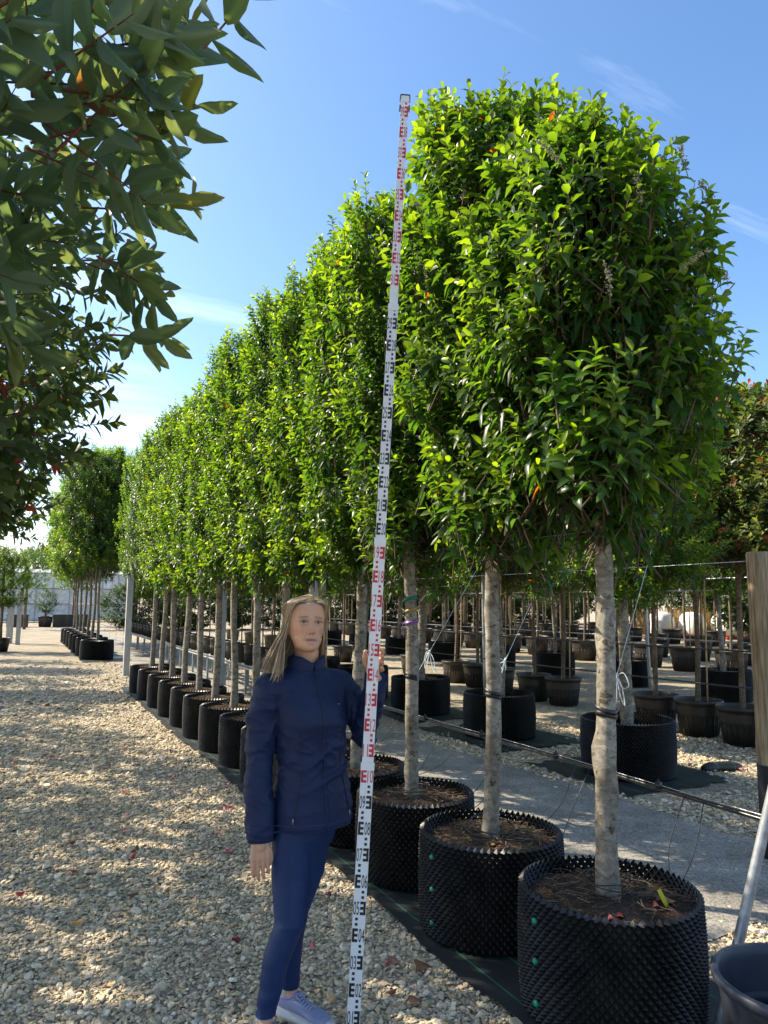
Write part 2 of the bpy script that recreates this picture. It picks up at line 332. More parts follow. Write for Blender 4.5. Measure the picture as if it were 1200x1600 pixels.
# weed sheeting
def weed_sheet(x0, x1, y0, y1, label, seed, z=0.014):
    nx, ny = 10, max(8, int((y1-y0)*7)); r = np.random.default_rng(seed); V = []
    e0 = np.convolve(r.normal(0, 0.018, ny+5), np.ones(5)/2.2, 'valid'); e1 = np.convolve(r.normal(0, 0.03, ny+5), np.ones(5)/2.2, 'valid')
    f0 = r.normal(0, 0.05, nx+1); f1 = r.normal(0, 0.05, nx+1)
    for j in range(ny+1):
        for i in range(nx+1):
            a = i/nx; b = j/ny; x = (x0+e0[j])*(1-a)+(x1+e1[j])*a; y = (y0+f0[i])*(1-b)+(y1+f1[i])*b
            h = z + 0.010*max(0, mnoise.noise(Vector((x*3.1+seed, y*2.3, 0)))) + (0.012*abs(mnoise.noise(Vector((x*5, y*4, seed)))) if i in (0, nx) else 0)
            V.append((x, y, h))
    q = [[j*(nx+1)+i, j*(nx+1)+i+1, (j+1)*(nx+1)+i+1, (j+1)*(nx+1)+i] for j in range(ny) for i in range(nx)]
    o = link('weed_sheet', fast_mesh('weed_sheet', V, q), M['sheet']); return tag(o, label, 'ground sheet')
weed_sheet(1.94, 2.87, 1.45, 15.2, 'long black woven weed sheet under the near row of dimpled pots', 3)
weed_sheet(4.98, 6.42, 4.95, 6.4, 'dark weed sheet under the dimpled pot right of the thickest near trunk', 5)
weed_sheet(5.02, 6.45, 7.0, 8.75, 'dark weed sheet under the dimpled pot behind the middle trunk', 6)
weed_sheet(5.10, 6.45, 9.2, 15.0, 'dark weed sheet under the farther pots of the second row', 8)
weed_sheet(1.75, 2.95, 21.6, 33.5, 'far black weed sheet under the second group of potted trees', 9)
b = MB(); pts = catmull([(6.42, 5.32, 0.03), (6.55, 5.30, 0.045), (6.72, 5.26, 0.045), (6.86, 5.20, 0.035)], 8); b.tube(pts, [0.035, 0.05, 0.055, 0.05, 0.05, 0.055, 0.045, 0.02], 9)
tag(b.build('sheet_roll', M['sheet']), 'rolled end of dark sheeting beside the second row pot', 'sheet roll')

# ------------------------------------------------------------ pots
def dimple_wall(r, h, ncol, seed=0):
    rr = np.random.default_rng(seed)
    dz = (2*math.pi*r/ncol)*0.60; nr = int(round(h/dz)); dz = h/nr
    th = 2*math.pi/ncol; V = []; col = []
    ring = []
    for i in range(nr+1):
        idx = []
        for j in range(ncol):
            a = (j + 0.5*(i % 2))*th; bul = 1 + 0.02*math.sin(math.pi*i/nr) + 0.010*math.sin(3*a+seed) + 0.008*math.sin(2*a+seed*2+i*0.08)
            idx.append(len(V)); V.append((r*bul*math.cos(a), r*bul*math.sin(a), i*dz))
        ring.append(idx)
    q = []
    for i in range(nr-1):
        for j in range(ncol):
            o = i % 2
            bt = ring[i][j]; tp = ring[i+2][j]; lf = ring[i+1][(j-1+o) % ncol]; rt = ring[i+1][(j+o) % ncol]
            a = (j+0.5*o)*th; z = (i+1)*dz; R2 = r*(1+0.02*math.sin(math.pi*(i+1)/nr)+0.010*math.sin(3*a+seed)+0.008*math.sin(2*a+seed*2+(i+1)*0.08)) + 0.021; s = 0.17
            tv = []
            for da, dzz in ((0, -s*dz), (s*th*0.5, 0), (0, s*dz), (-s*th*0.5, 0)):
                tv.append(len(V)); V.append((R2*math.cos(a+da), R2*math.sin(a+da), z+dzz))
            q += [[bt, rt, tv[1], tv[0]], [rt, tp, tv[2], tv[1]], [tp, lf, tv[3], tv[2]], [lf, bt, tv[0], tv[3]]]
            if i < nr-5: q.append(tv)
    return fast_mesh('pot_wall', V, q, smooth=False)
def compost_mesh(r, seed, mound=0.03):
    n = 40; V = [(0, 0, mound)]; T = []; Q = []; rr = np.linspace(0.06, 1, 14)
    for k, f in enumerate(rr):
        for j in range(n):
            a = j*2*math.pi/n; x, y = r*f*math.cos(a), r*f*math.sin(a)
            z = mound*(1-f*f) + (0.016*mnoise.noise(Vector((x*11, y*11, seed))) + 0.010*mnoise.noise(Vector((x*37, y*37, seed))))
            V.append((x, y, z))
    T = [[0, 1+j, 1+(j+1) % n] for j in range(n)]
    for k in range(13):
        for j in range(n):
            a = 1+k*n; Q.append([a+j, a+n+j, a+n+(j+1) % n, a+(j+1) % n])
    return fast_mesh('compost', V, Q, T)
def litter_mesh(r, seed, n=420):
    """roots, bark chips and dead stalks lying on the compost"""
    b = MB(); g = np.random.default_rng(seed)
    for i in range(n):
        rad = r*math.sqrt(g.random())*0.95; a = g.uniform(0, 6.28); x, y = rad*math.cos(a), rad*math.sin(a)
        d = g.uniform(0, 6.28); L = g.uniform(0.02, 0.10); w = g.uniform(0.0008, 0.0025); z0 = 0.012+0.028*(1-(rad/r)**2)
        bend = g.uniform(-0.5, 0.5); p = [(x+L*t*math.cos(d+bend*t), y+L*t*math.sin(d+bend*t), z0+g.uniform(0, 0.012)) for t in (0, 0.5, 1)]
        c = np.array([(0.10, 0.06, 0.035), (0.16, 0.11, 0.07), (0.06, 0.035, 0.02), (0.24, 0.18, 0.11)])[g.integers(4)]
        b.tube(p, w, 3, False, col=c)
    return b.mesh('litter')
POT_R, POT_H = 0.36, 0.50
wall_a = dimple_wall(POT_R, POT_H, 66, 1); wall_b = dimple_wall(POT_R, POT_H, 66, 4)
comp_a = compost_mesh(POT_R*0.985, 1); comp_b = compost_mesh(POT_R*0.985, 9)
lit_a = litter_mesh(POT_R*0.93, 2); lit_b = litter_mesh(POT_R*0.93, 5)
wall_big = dimple_wall(0.44, 0.55, 84, 2); comp_big = compost_mesh(0.44*0.985, 3)
for me, m in ((wall_a, 'pot'), (wall_b, 'pot'), (wall_big, 'pot'), (comp_a, 'soil'), (comp_b, 'soil'), (comp_big, 'soil'), (lit_a, 'litter'), (lit_b, 'litter')): me.materials.append(M[m])
def clip_mesh():
    b = MB(); b.lathe([(0.0001, 0.012), (0.006, 0.012), (0.011, 0.009), (0.0125, 0.005), (0.0125, 0.0)], 14); me = b.mesh('clip'); me.materials.append(M['clip']); return me
CLIP = clip_mesh()
def dimple_pot(x, y, label, group, k, big=False, clips=False, z=0.016, litter=True, depth=0.075):
    t = empty('dimpled_pot', (x, y, z), 0 if clips else random.Random(k).uniform(0, 6)); tag(t, label, 'pot', group)
    link('pot_wall', wall_big if big else (wall_a, wall_b)[k % 2], None, t)
    h = 0.55 if big else POT_H
    link('compost', comp_big if big else (comp_a, comp_b)[k % 2], None, t, (0, 0, h-depth-(0.12 if big else 0)))
    if litter and not big: tag(link('litter', (lit_a, lit_b)[k % 2], None, t, (0, 0, h-depth)), kind='stuff')
    if clips:
        tocam = Vector((-x, -y, 0)).normalized(); left = Vector((-tocam.y, tocam.x, 0)); left = left if left.dot(-cR0) > 0 else -left
        d = (tocam*math.cos(R_(50)) + left*math.sin(R_(50))).normalized(); a = math.atan2(d.y, d.x)
        for zz in (0.09, 0.25, 0.405):
            c = link('clip', CLIP, None, t); c.matrix_local = Matrix.Translation((0.384*d.x, 0.384*d.y, zz)) @ Matrix.Rotation(a, 4, 'Z') @ Matrix.Rotation(R_(90), 4, 'Y')
    return t
ORD = ['nearest', 'second', 'third', 'fourth', 'fifth', 'sixth', 'seventh', 'eighth', 'ninth', 'tenth', 'eleventh', 'twelfth', 'thirteenth', 'farthest']
for i, y in enumerate(ROW1_Y):
    lab = ('large black dimpled pot nearest the camera, with green clips and yellow tag' if i == 0 else
           'black dimpled pot with green clips, second from the camera in the near row' if i == 1 else
           '%s black dimpled pot of the near row, counted from the camera' % ORD[i])
    dimple_pot(ROW_X + random.Random(i).uniform(-0.02, 0.02)*(i > 1), y, lab, 'dimpled pots of the near row', i, clips=(i < 2))
for i, (x, y) in enumerate(ROW2):
    dimple_pot(x, y, '%s wide dimpled pot of the second row, counted from the camera' % (ORD[i] if i < 4 else 'fifth'), 'wide dimpled pots of the second row', i, big=True)

# smooth pots
def smooth_pot_mesh(rt, rb, h):
    b = MB(); b.lathe([(0.001, 0.004), (rb*0.9, 0.004), (rb, 0.0), (rb+(rt-rb)*0.55, h*0.62), (rb+(rt-rb)*0.58, h*0.63), (rb+(rt-rb)*0.62, h*0.70), (rt*0.985, h*0.91), (rt*1.035, h*0.915), (rt*1.045, h*0.95), (rt*1.045, h*0.985), (rt*1.03, h), (rt*0.985, h), (rt*0.975, h*0.96), (rt*0.93, h*0.6)], 40)
    for k in range(24):
        a = k*math.pi/12; ca, sa = math.cos(a), math.sin(a)
        b.tube([(ca*(rb+0.002), sa*(rb+0.002), 0.02), (ca*(rb+(rt-rb)*0.53+0.002), sa*(rb+(rt-rb)*0.53+0.002), h*0.58)], 0.006, 4)
    me = b.mesh('pot_wall'); me.materials.append(M['pot_smooth']); return me
sp_big = smooth_pot_mesh(0.29, 0.225, 0.44); sp_small = smooth_pot_mesh(0.15, 0.125, 0.38)
cs_big = compost_mesh(0.275, 4, 0.015); cs_small = compost_mesh(0.14, 6, 0.01); cs_big.materials.append(M['soil']); cs_small.materials.append(M['soil'])
def smooth_pot(x, y, label, group, s=1.0, small=False, z=0.012, name='plastic_pot'):
    t = empty(name, (x, y, z), (x*7+y*3) % 6); t.scale = (s, s, s); tag(t, label, 'pot', group)
    link('pot_wall', sp_small if small else sp_big, None, t); link('compost', cs_small if small else cs_big, None, t, (0, 0, 0.33 if small else 0.38))
    return t

# ------------------------------------------------------------ trees
def unit(a): return a/(np.linalg.norm(a, axis=-1, keepdims=True)+1e-9)
def gen_shoots(g, n, hx, hy, z0, z1, power=3.0, inner=0.25, up=0.85, top_round=0.35, leaves=(11, 18), slen=(0.16, 0.34), leaf=(0.070, 0.098), wl=0.42, young=None, dark=None, droop=(0.35, 1.0), split=0.55, red=0.0, chamfer=0.0, slope=None, rag=0.30):
    """shoots spread through a rounded box; returns leaf arrays and shoot lines"""
    zc, hz = (z0+z1)/2, (z1-z0)/2
    d = unit(g.normal(0, 1, (n, 3))*np.array([1, 1, 1.5]))
    k = (np.abs(d[:, 0])**power + np.abs(d[:, 1])**power + np.abs(d[:, 2])**power)**(-1/power)
    s = d*k[:, None]; f = np.where(g.random(n) < inner, g.uniform(0.35, 0.8, n), g.uniform(0.82, 1.03, n))
    nzv = np.array([mnoise.noise(Vector((a[0]*1.7+hx*9, a[1]*1.7, a[2]*2.6+z0*3))) for a in s]); f = f*(1+rag*nzv)
    if chamfer: f = f*(1 - chamfer*np.clip(-s[:, 2], 0, 1))
    p = s*f[:, None]*np.array([hx, hy, hz]) + np.array([0, 0, zc])
    if slope is not None: p[:, 2] -= slope[2]*np.clip((p[:, 0]*slope[0]+p[:, 1]*slope[1])/hx, 0, 1.3)*np.clip((p[:, 2]-zc)/hz, 0, 1)
    out = unit(s*np.array([1, 1, 0.6])); sd = unit(out*split + np.array([0, 0, up]) + g.normal(0, 0.28, (n, 3)))
    L = g.uniform(*slen, n); p = p - sd*L[:, None]*0.7
    nl = g.integers(leaves[0], leaves[1]+1, n); si = np.repeat(np.arange(n), nl); m = len(si)
    t = np.concatenate([np.linspace(0.12, 1.0, c) for c in nl]); ph = np.concatenate([np.arange(c)*2.4+g.uniform(0, 6) for c in nl])
    a = unit(np.cross(sd, np.array([0.3, 0.2, 1.0]))); bq = np.cross(sd, a)
    rad = a[si]*np.cos(ph)[:, None] + bq[si]*np.sin(ph)[:, None]
    base = p[si] + sd[si]*(L[si]*t)[:, None]
    open_ = np.clip(1.25 - t, 0.25, 1.0)
    ld = unit(rad*(0.55+0.55*open_)[:, None] + sd[si]*(1.0-0.55*open_)[:, None] + g.normal(0, 0.16, (m, 3)))
    ln = unit(sd[si] - ld*np.sum(sd[si]*ld, -1, keepdims=True) + g.normal(0, 0.18, (m, 3)))
    ln = unit(ln - ld*np.sum(ln*ld, -1, keepdims=True))
    ll = g.uniform(*leaf, m)*(1-0.35*np.clip((t-0.75)/0.25, 0, 1)); w = ll*wl*g.uniform(0.85, 1.15, m)
    dr = g.uniform(*droop, m)*open_
    yv = np.clip((t-0.35)/0.65, 0, 1)*np.clip((f[si]-0.7)/0.3, 0, 1)*g.uniform(0.1, 1.0, m)
    c = np.array(dark)[None]*(1-yv[:, None]) + np.array(young)[None]*yv[:, None]; c = c*g.uniform(0.75, 1.25, (m, 1))
    if red:
        rs = (g.random(n) < red)[si] & (t > 0.7); c[rs] = np.array([(0.30, 0.055, 0.03)])*g.uniform(0.6, 1.2, (rs.sum(), 1))
    old = g.random(m) < 0.0015; c[old] = (0.22, 0.06, 0.02)
    return dict(b=base, d=ld, n=ln, L=ll, w=w, k=dr, c=c), (p, p + sd*L[:, None])
PROF = ([0.0, 0.22, 0.5, 0.78, 1.0], [0.10, 0.82, 1.0, 0.62, 0.0])
PROF_HI = ([0.0, 0.12, 0.3, 0.5, 0.7, 0.87, 1.0], [0.08, 0.55, 0.90, 1.0, 0.82, 0.46, 0.0])
def leaf_mesh_arrays(lf, prof=PROF, fold=0.22):
    b, d, n, L, w, k, c = (lf[x] for x in 'bdnLwkc'); m = len(b); s = np.cross(n, d)
    ts, ws = prof; ns = len(ts); P = []
    for t, ww in zip(ts, ws):
        ctr = b + d*(L*t)[:, None]; drop = (k*L*t*t)[:, None]
        ctr = ctr - drop*np.array([0, 0, 1.0]) + d*(-0.25*k*L*t*t)[:, None]
        if t < 1:
            e = (w*ww*0.5)[:, None]
            P += [ctr - s*e + n*e*fold*2, ctr, ctr + s*e + n*e*fold*2]
        else: P.append(ctr)
    nv = 3*(ns-1)+1; V = np.stack(P, 1).reshape(-1, 3); o = (np.arange(m)*nv)[:, None]; q = []; t3 = []
    for i in range(ns-2):
        a = 3*i; q += [o+np.array([[a, a+1, a+4, a+3]]), o+np.array([[a+1, a+2, a+5, a+4]])]
    a = 3*(ns-2); t3 += [o+np.array([[a, a+1, a+3]]), o+np.array([[a+1, a+2, a+3]])]
    return V, np.vstack(q), np.vstack(t3), np.repeat(c, nv, 0)
def sub(lf, k): return {x: lf[x][k] for x in lf}
PROF_MID = ([0.0, 0.30, 0.68, 1.0], [0.12, 0.96, 0.84, 0.0]); PROF_LO = ([0.0, 0.45, 1.0], [0.1, 1.0, 0.0])
def crown_mesh(name, lf, mat, prof=PROF_MID):
    V, q, t, c = leaf_mesh_arrays(lf, prof); me = fast_mesh(name, V, q, t, c); me.materials.append(mat); return me
def twig_mesh(lines, mat, r=0.0035):
    p, e = lines; n = len(p); a = unit(np.cross(unit(e-p), np.array([0.3, 0.2, 1.0]))); bq = np.cross(unit(e-p), a)
    V = []
    for pt, rad in ((p - (e-p)*0.25, r*1.3), (e, r*0.4)):
        for k in range(3): V.append(pt + a*rad*math.cos(k*2.094) + bq*rad*math.sin(k*2.094))
    V = np.stack(V, 1).reshape(-1, 3); o = (np.arange(n)*6)[:, None]
    q = np.vstack([o+np.array([[k, (k+1) % 3, 3+(k+1) % 3, 3+k]]) for k in range(3)])
    me = fast_mesh('twigs', V, q); me.materials.append(mat); return me
def trunk_mesh(h, r0, r1, seed, flare=0.25, knots=14, limbs=9, spread=0.36, zl=1.65, mat=None):
    g = np.random.default_rng(seed); n = 18; nr = 46; b = MB()
    z = np.linspace(-0.06, h, nr); cx = 0.018*np.sin(z*1.7+seed) + 0.009*np.sin(z*4.1+seed*2); cy = 0.018*np.cos(z*1.4+seed) ; cx -= np.interp(0, z, cx); cy -= np.interp(0, z, cy)
    rad = r0 + (r1-r0)*np.clip(z/2.2, 0, 1); rad = np.where(z > 2.2, r1*(1-0.75*(z-2.2)/(h-2.2+1e-6)), rad)*(1+flare*np.exp(-np.clip(z, 0, 9)/0.06))
    rad = rad*(1+0.03*np.sin(z*23+seed)+0.02*g.normal(0, 1, nr))
    th = np.arange(n)*2*math.pi/n; rr = rad[:, None]*(1+0.04*np.sin(2*th+seed)[None]+0.02*g.normal(0, 1, (nr, n)))
    for k in range(knots):
        kz, ka = g.uniform(0.1, 2.0), g.uniform(0, 6.28)
        dth = np.abs((th-ka+math.pi) % (2*math.pi)-math.pi)
        rr = rr + rad[:, None]*g.uniform(0.10, 0.34)*np.exp(-((z-kz)/g.uniform(0.03, 0.06))**2)[:, None]*np.exp(-(dth/0.45)**2)[None]
    V = np.stack([cx[:, None]+rr*np.cos(th), cy[:, None]+rr*np.sin(th), np.broadcast_to(z[:, None], (nr, n))], -1)
    i = np.arange(nr-1)[:, None]*n; j = np.arange(n)[None]; kk = (j+1) % n
    b.add(V.reshape(-1, 3), np.stack([i+j, i+kk, i+n+kk, i+n+j], -1).reshape(-1, 4))
    me = b.mesh('trunk'); me.materials.append(mat or M['bark'])
    lb = MB()
    for k in range(limbs):
        a = k*2.4+g.uniform(-.4, .4); z0 = zl + (h-zl)*k/limbs*0.9; L = g.uniform(0.7, 1.1)*spread
        d = np.array([math.cos(a), math.sin(a), 0]); p0 = np.array([0, 0, z0])
        lb.tube(catmull([p0, p0+d*L*0.45+[0, 0, 0.10], p0+d*L*0.85+[0, 0, 0.28], p0+d*L+[0, 0, 0.55]], 9), np.linspace(0.017, 0.005, 9), 6)
    lm = lb.mesh('branches'); lm.materials.append(mat or M['bark'])
    return me, lm
Y_LAUREL = (0.172, 0.258, 0.022); D_LAUREL = (0.030, 0.076, 0.024)
def laurel_crown(seed, n, hx=0.47, hy=0.45, z0=1.68, z1=4.25, **kw):
    return gen_shoots(np.random.default_rng(seed), n, hx, hy, z0, z1, young=Y_LAUREL, dark=D_LAUREL, **kw)
Y_PHOT = (0.13, 0.14, 0.035); D_PHOT = (0.044, 0.084, 0.038)
def phot_crown(seed, n, hx, hy, z0, z1, **kw):
    a = dict(leaf=(0.085, 0.125), wl=0.42, young=Y_PHOT, dark=D_PHOT, droop=(0.0, 0.45), leaves=(7, 12), slen=(0.12, 0.26), red=0.10); a.update(kw)
    return gen_shoots(np.random.default_rng(seed), n, hx, hy, z0, z1, **a)
# single leaves kept as parts of the nearest crowns
def unit_leaf(name, wl, droop, col, mat, fold=0.2, curl=0.0):
    ts = np.linspace(0, 1, 8); ws = np.sin(np.pi*np.clip(ts, 0.02, 1)**0.85)**0.75; ws[-1] = 0.0; V = []; q = []; c = []
    for i, (t, w) in enumerate(zip(ts, ws)):
        e = wl*w*0.5; z = -droop*t*t; x = t - 0.25*droop*t*t; ser = 0.006*(-1)**i
        for f, col_f in ((-1, 1.0), (-0.5, 1.0), (0, 1.35), (0.5, 1.0), (1, 1.0)):
            V.append((x, (e+ser*(abs(f) == 1))*f if w > 0 else 0, z + fold*abs(e*f) - curl*(e*f)**2*8)); c.append(tuple(np.array(col)*col_f))
    for i in range(7):
        for j in range(4): a = i*5+j; q.append([a, a+1, a+6, a+5])
    me = fast_mesh(name, V, q, None, np.array(c)); me.materials.append(mat); return me
LAUREL_LEAVES = [unit_leaf('leaf', 0.40, dr, c, M['laurel'], 0.25) for dr in (0.25, 0.5) for c in (Y_LAUREL, tuple(0.5*np.array(Y_LAUREL)+0.5*np.array(D_LAUREL)), D_LAUREL, (0.05, 0.11, 0.02))]
PHOT_LEAVES = [unit_leaf('leaf', 0.37, dr, c, M['photinia'], 0.12, 0.6) for dr in (0.05, 0.25) for c in ((0.185, 0.185, 0.06), (0.100, 0.145, 0.075), (0.068, 0.120, 0.080), (0.20, 0.11, 0.055))]
def leaf_parts(lf, idx, meshes, parent, loc=Vector((0, 0, 0))):
    mc = np.array([m.color_attributes['Col'].data[0].color[:3] for m in meshes]); half = len(meshes)//2
    for i in idx:
        c = lf['c'][i]; v = int(np.argmin(np.sum((mc[:half]-c)**2, -1))) + (half if lf['k'][i] > 0.35 else 0)
        o = bpy.data.objects.new('leaf', meshes[v]); COL.objects.link(o); o.parent = parent
        d, n = Vector(lf['d'][i]), Vector(lf['n'][i]); s = n.cross(d); L = float(lf['L'][i])
        b = Vector(lf['b'][i]) + loc
        o.matrix_local = Matrix(((d.x*L, s.x*L, n.x*L, b.x), (d.y*L, s.y*L, n.y*L, b.y), (d.z*L, s.z*L, n.z*L, b.z), (0, 0, 0, 1)))
def nearest_idx(lf, origin, k, view=True):
    P = lf['b'] + np.array(origin); D = np.linalg.norm(P - np.array([0, 0, CAM_H]), axis=1)
    if view: D = D + np.where(in_view(P, -5), 0, 50)
    return np.argsort(D)[:k]

TRUNKS = [trunk_mesh(3.9, 0.045, 0.034, s) for s in (3, 11, 17)]
crowns_l = []
for s, n in ((21, 1100), (22, 1050), (23, 1050)):
    lf, ln = laurel_crown(s, n, power=4.0, leaf=(0.064, 0.092)); crowns_l.append((crown_mesh('crown', lf, M['laurel']), twig_mesh(ln, M['twig'])))
for s, n in ((25, 1800),):
    lf, ln = laurel_crown(s, n, 0.80, 0.80, 1.72, 4.35, power=4.2); crowns_l.append((crown_mesh('crown', lf, M['laurel'], PROF_LO), twig_mesh(ln, M['twig'])))
SOIL = 0.016 + POT_H - 0.075
def laurel_tree(x, y, label, group, k, sc=(1, 1, 1), off=(0, 0, 0), z=SOIL, tr=None, rot=None, name='laurel_tree', big=False):
    t = empty(name, (x, y, z)); tag(t, label, 'tree', group)
    me, lm = TRUNKS[k % 3] if tr is None else tr
    a = link('trunk', me, None, t); bq = link('branches', lm, None, t); a.rotation_euler.z = bq.rotation_euler.z = k*1.3
    cm, tw = crowns_l[3] if big else crowns_l[k % 3]
    c = link('crown', cm, None, t); w = link('twigs', tw, None, t)
    c['kind'] = 'stuff'
    for o in (c, w): o.scale = sc; o.location = off; o.rotation_euler.z = (math.pi*((k//3) % 2) if rot is None else rot)
    return t
ONES = ['', 'first', 'second', 'third', 'fourth', 'fifth', 'sixth', 'seventh', 'eighth', 'ninth', 'tenth', 'eleventh', 'twelfth', 'thirteenth', 'fourteenth', 'fifteenth', 'sixteenth', 'seventeenth', 'eighteenth', 'nineteenth', 'twentieth']
def nth(i): i += 1; return ONES[i] if i <= 20 else ('twenty-' + ONES[i-20] if i < 30 else 'thirtieth' if i == 30 else 'thirty-' + ONES[i-30])
def own_tree(x, y, label, seed, n, hx, hy, z0, z1, cx, cy, trunk, leaves=300, **kw):
    t = empty('laurel_tree', (x, y, SOIL)); tag(t, label, 'tree', 'laurel trees of the near row')
    link('trunk', trunk[0], None, t); link('branches', trunk[1], None, t)
    lf, ln = laurel_crown(seed, n, hx, hy, z0, z1, **{**dict(power=3.4, leaf=(0.066, 0.096)), **kw})
    lf['b'] = lf['b'] + np.array([cx, cy, 0]); ln = (ln[0]+np.array([cx, cy, 0]), ln[1]+np.array([cx, cy, 0]))
    idx = nearest_idx(lf, (x, y, SOIL), leaves)
    leaf_parts(lf, idx, LAUREL_LEAVES, t)
    keep = np.ones(len(lf['b']), bool); keep[idx] = False
    link('crown', crown_mesh('crown', sub(lf, keep), M['laurel'], PROF_MID), None, t)['kind'] = 'stuff'
    link('twigs', twig_mesh(ln, M['twig']), None, t)
    return t
def spike_mesh(seed):
    g = np.random.default_rng(seed); b = MB(); P = catmull([(0, 0, 0), (0.01, 0, 0.07), (0.03, 0.005, 0.13), (0.06, 0.0, 0.18)], 12); b.tube(P, 0.002, 4, col=(0.16, 0.13, 0.07))
    for i in range(90):
        p = P[g.integers(3, 12)] + g.normal(0, 0.007, 3); s = g.uniform(0.003, 0.006)
        q = np.array([[1, 0, 0], [-1, 0, 0], [0, 1, 0], [0, -1, 0], [0, 0, 1], [0, 0, -1]], float)*s + p
        b.add(q, t=[[0, 2, 4], [2, 1, 4], [1, 3, 4], [3, 0, 4], [2, 0, 5], [1, 2, 5], [3, 1, 5], [0, 3, 5]], col=np.array((0.42, 0.38, 0.27))*g.uniform(0.6, 1.15))
    me = b.mesh('flower_spike'); me.materials.append(M['spike']); return me
SPIKES = [spike_mesh(1), spike_mesh(2)]
T1 = own_tree(ROW_X, ROW1_Y[0], 'nearest laurel tree in the row, pale scarred trunk and pale flower spikes', 31, 1180, 0.55, 0.50, 1.80, 3.58, 0.0, 0.02, trunk_mesh(3.1, 0.048, 0.036, 5, 0.32, 24), 300, power=3.6, slope=(0.89, -0.45, 0.42), leaf=(0.076, 0.108), droop=(0.5, 1.2), slen=(0.2, 0.44), rag=0.38)
T2 = own_tree(ROW_X, ROW1_Y[1], 'tall laurel tree second from the camera, bright green left edge and flower spikes', 32, 1250, 0.50, 0.44, 1.74, 4.20, -0.02, -0.18, trunk_mesh(3.6, 0.046, 0.034, 6, 0.28, 20), 300, leaf=(0.072, 0.104), slen=(0.2, 0.42), rag=0.38, power=3.8)
T3 = own_tree(ROW_X, ROW1_Y[2], 'laurel tree with teal, yellow and purple tapes tied round its trunk', 33, 1250, 0.47, 0.40, 1.70, 4.22, 0.0, 0.05, trunk_mesh(3.7, 0.044, 0.034, 8, 0.28, 18), 200, rag=0.38, slen=(0.18, 0.4))
g = np.random.default_rng(5)
for (t, px) in ((T1, [(-0.44, -0.34, 3.05), (-0.2, -0.50, 2.85), (0.1, -0.50, 3.1), (0.40, -0.44, 2.7), (-0.05, -0.52, 2.6), (0.30, -0.48, 3.0), (-0.34, -0.46, 2.45)]), (T2, [(-0.52, 0.1, 3.75), (-0.52, -0.15, 3.4), (-0.50, -0.3, 3.55), (-0.52, -0.2, 2.9), (-0.54, 0.05, 3.15), (-0.45, -0.45, 3.3)])):
    for i, p in enumerate(px):
        o = link('flower_spike', SPIKES[i % 2], None, t, p); o.rotation_euler = (g.uniform(-0.5, 0.3), g.uniform(-0.3, 0.6), g.uniform(0, 6)); o.scale = (0.9,)*3
for i in range(3, 14):
    r = random.Random(i)
    laurel_tree(ROW_X, ROW1_Y[i], '%s laurel tree of the near row, counted from the camera' % ORD[i] if i < 13 else 'last laurel tree of the near row, beside the square grey post', 'laurel trees of the near row', i,
                (r.uniform(0.94, 1.05), r.uniform(0.80, 0.92), r.uniform(0.96, 1.06)) if i < 13 else (0.64, 1.40, 1.02), (0, 0, 0) if i < 13 else (0, 0.95, 0), big=(i == 13))
# second group farther along the same line
G2Y = [22.6, 24.2, 25.8, 27.4, 29.0, 30.6, 32.2]
for i, y in enumerate(G2Y):
    w = ['nearest', 'second', 'third', 'fourth', 'fifth', 'sixth', 'last'][i]
    dimple_pot(2.2, y, '%s black pot of the far group along the gravel path' % w, 'pots of the far group', i+1, big=True, litter=False)
    laurel_tree(2.2, y, '%s laurel tree of the far group along the gravel path' % w, 'laurel trees of the far group', i+2, (1.62 if i < 3 else 1.3, 1.25, 1.24 if i < 2 else 1.14), (0, 0, 0.36), z=0.016+0.55-0.195, big=True, rot=i*1.57)
# second row
R2T = [trunk_mesh(4.2, 0.068, 0.05, s, 0.12, 14, spread=0.6) for s in (41, 42)]
for i, (x, y) in enumerate(ROW2):
    laurel_tree(x+0.02, y+0.02, '%s laurel tree of the second row, standing in a wide dimpled pot' % (ORD[i] if i < 4 else 'fifth'), 'laurel trees of the second row', i+1, (1, 1, 1.02 - 0.12*(i == 0)), (0, 0, 0.0), z=0.016+0.55-0.195, tr=R2T[i % 2], rot=i*1.57, big=True)

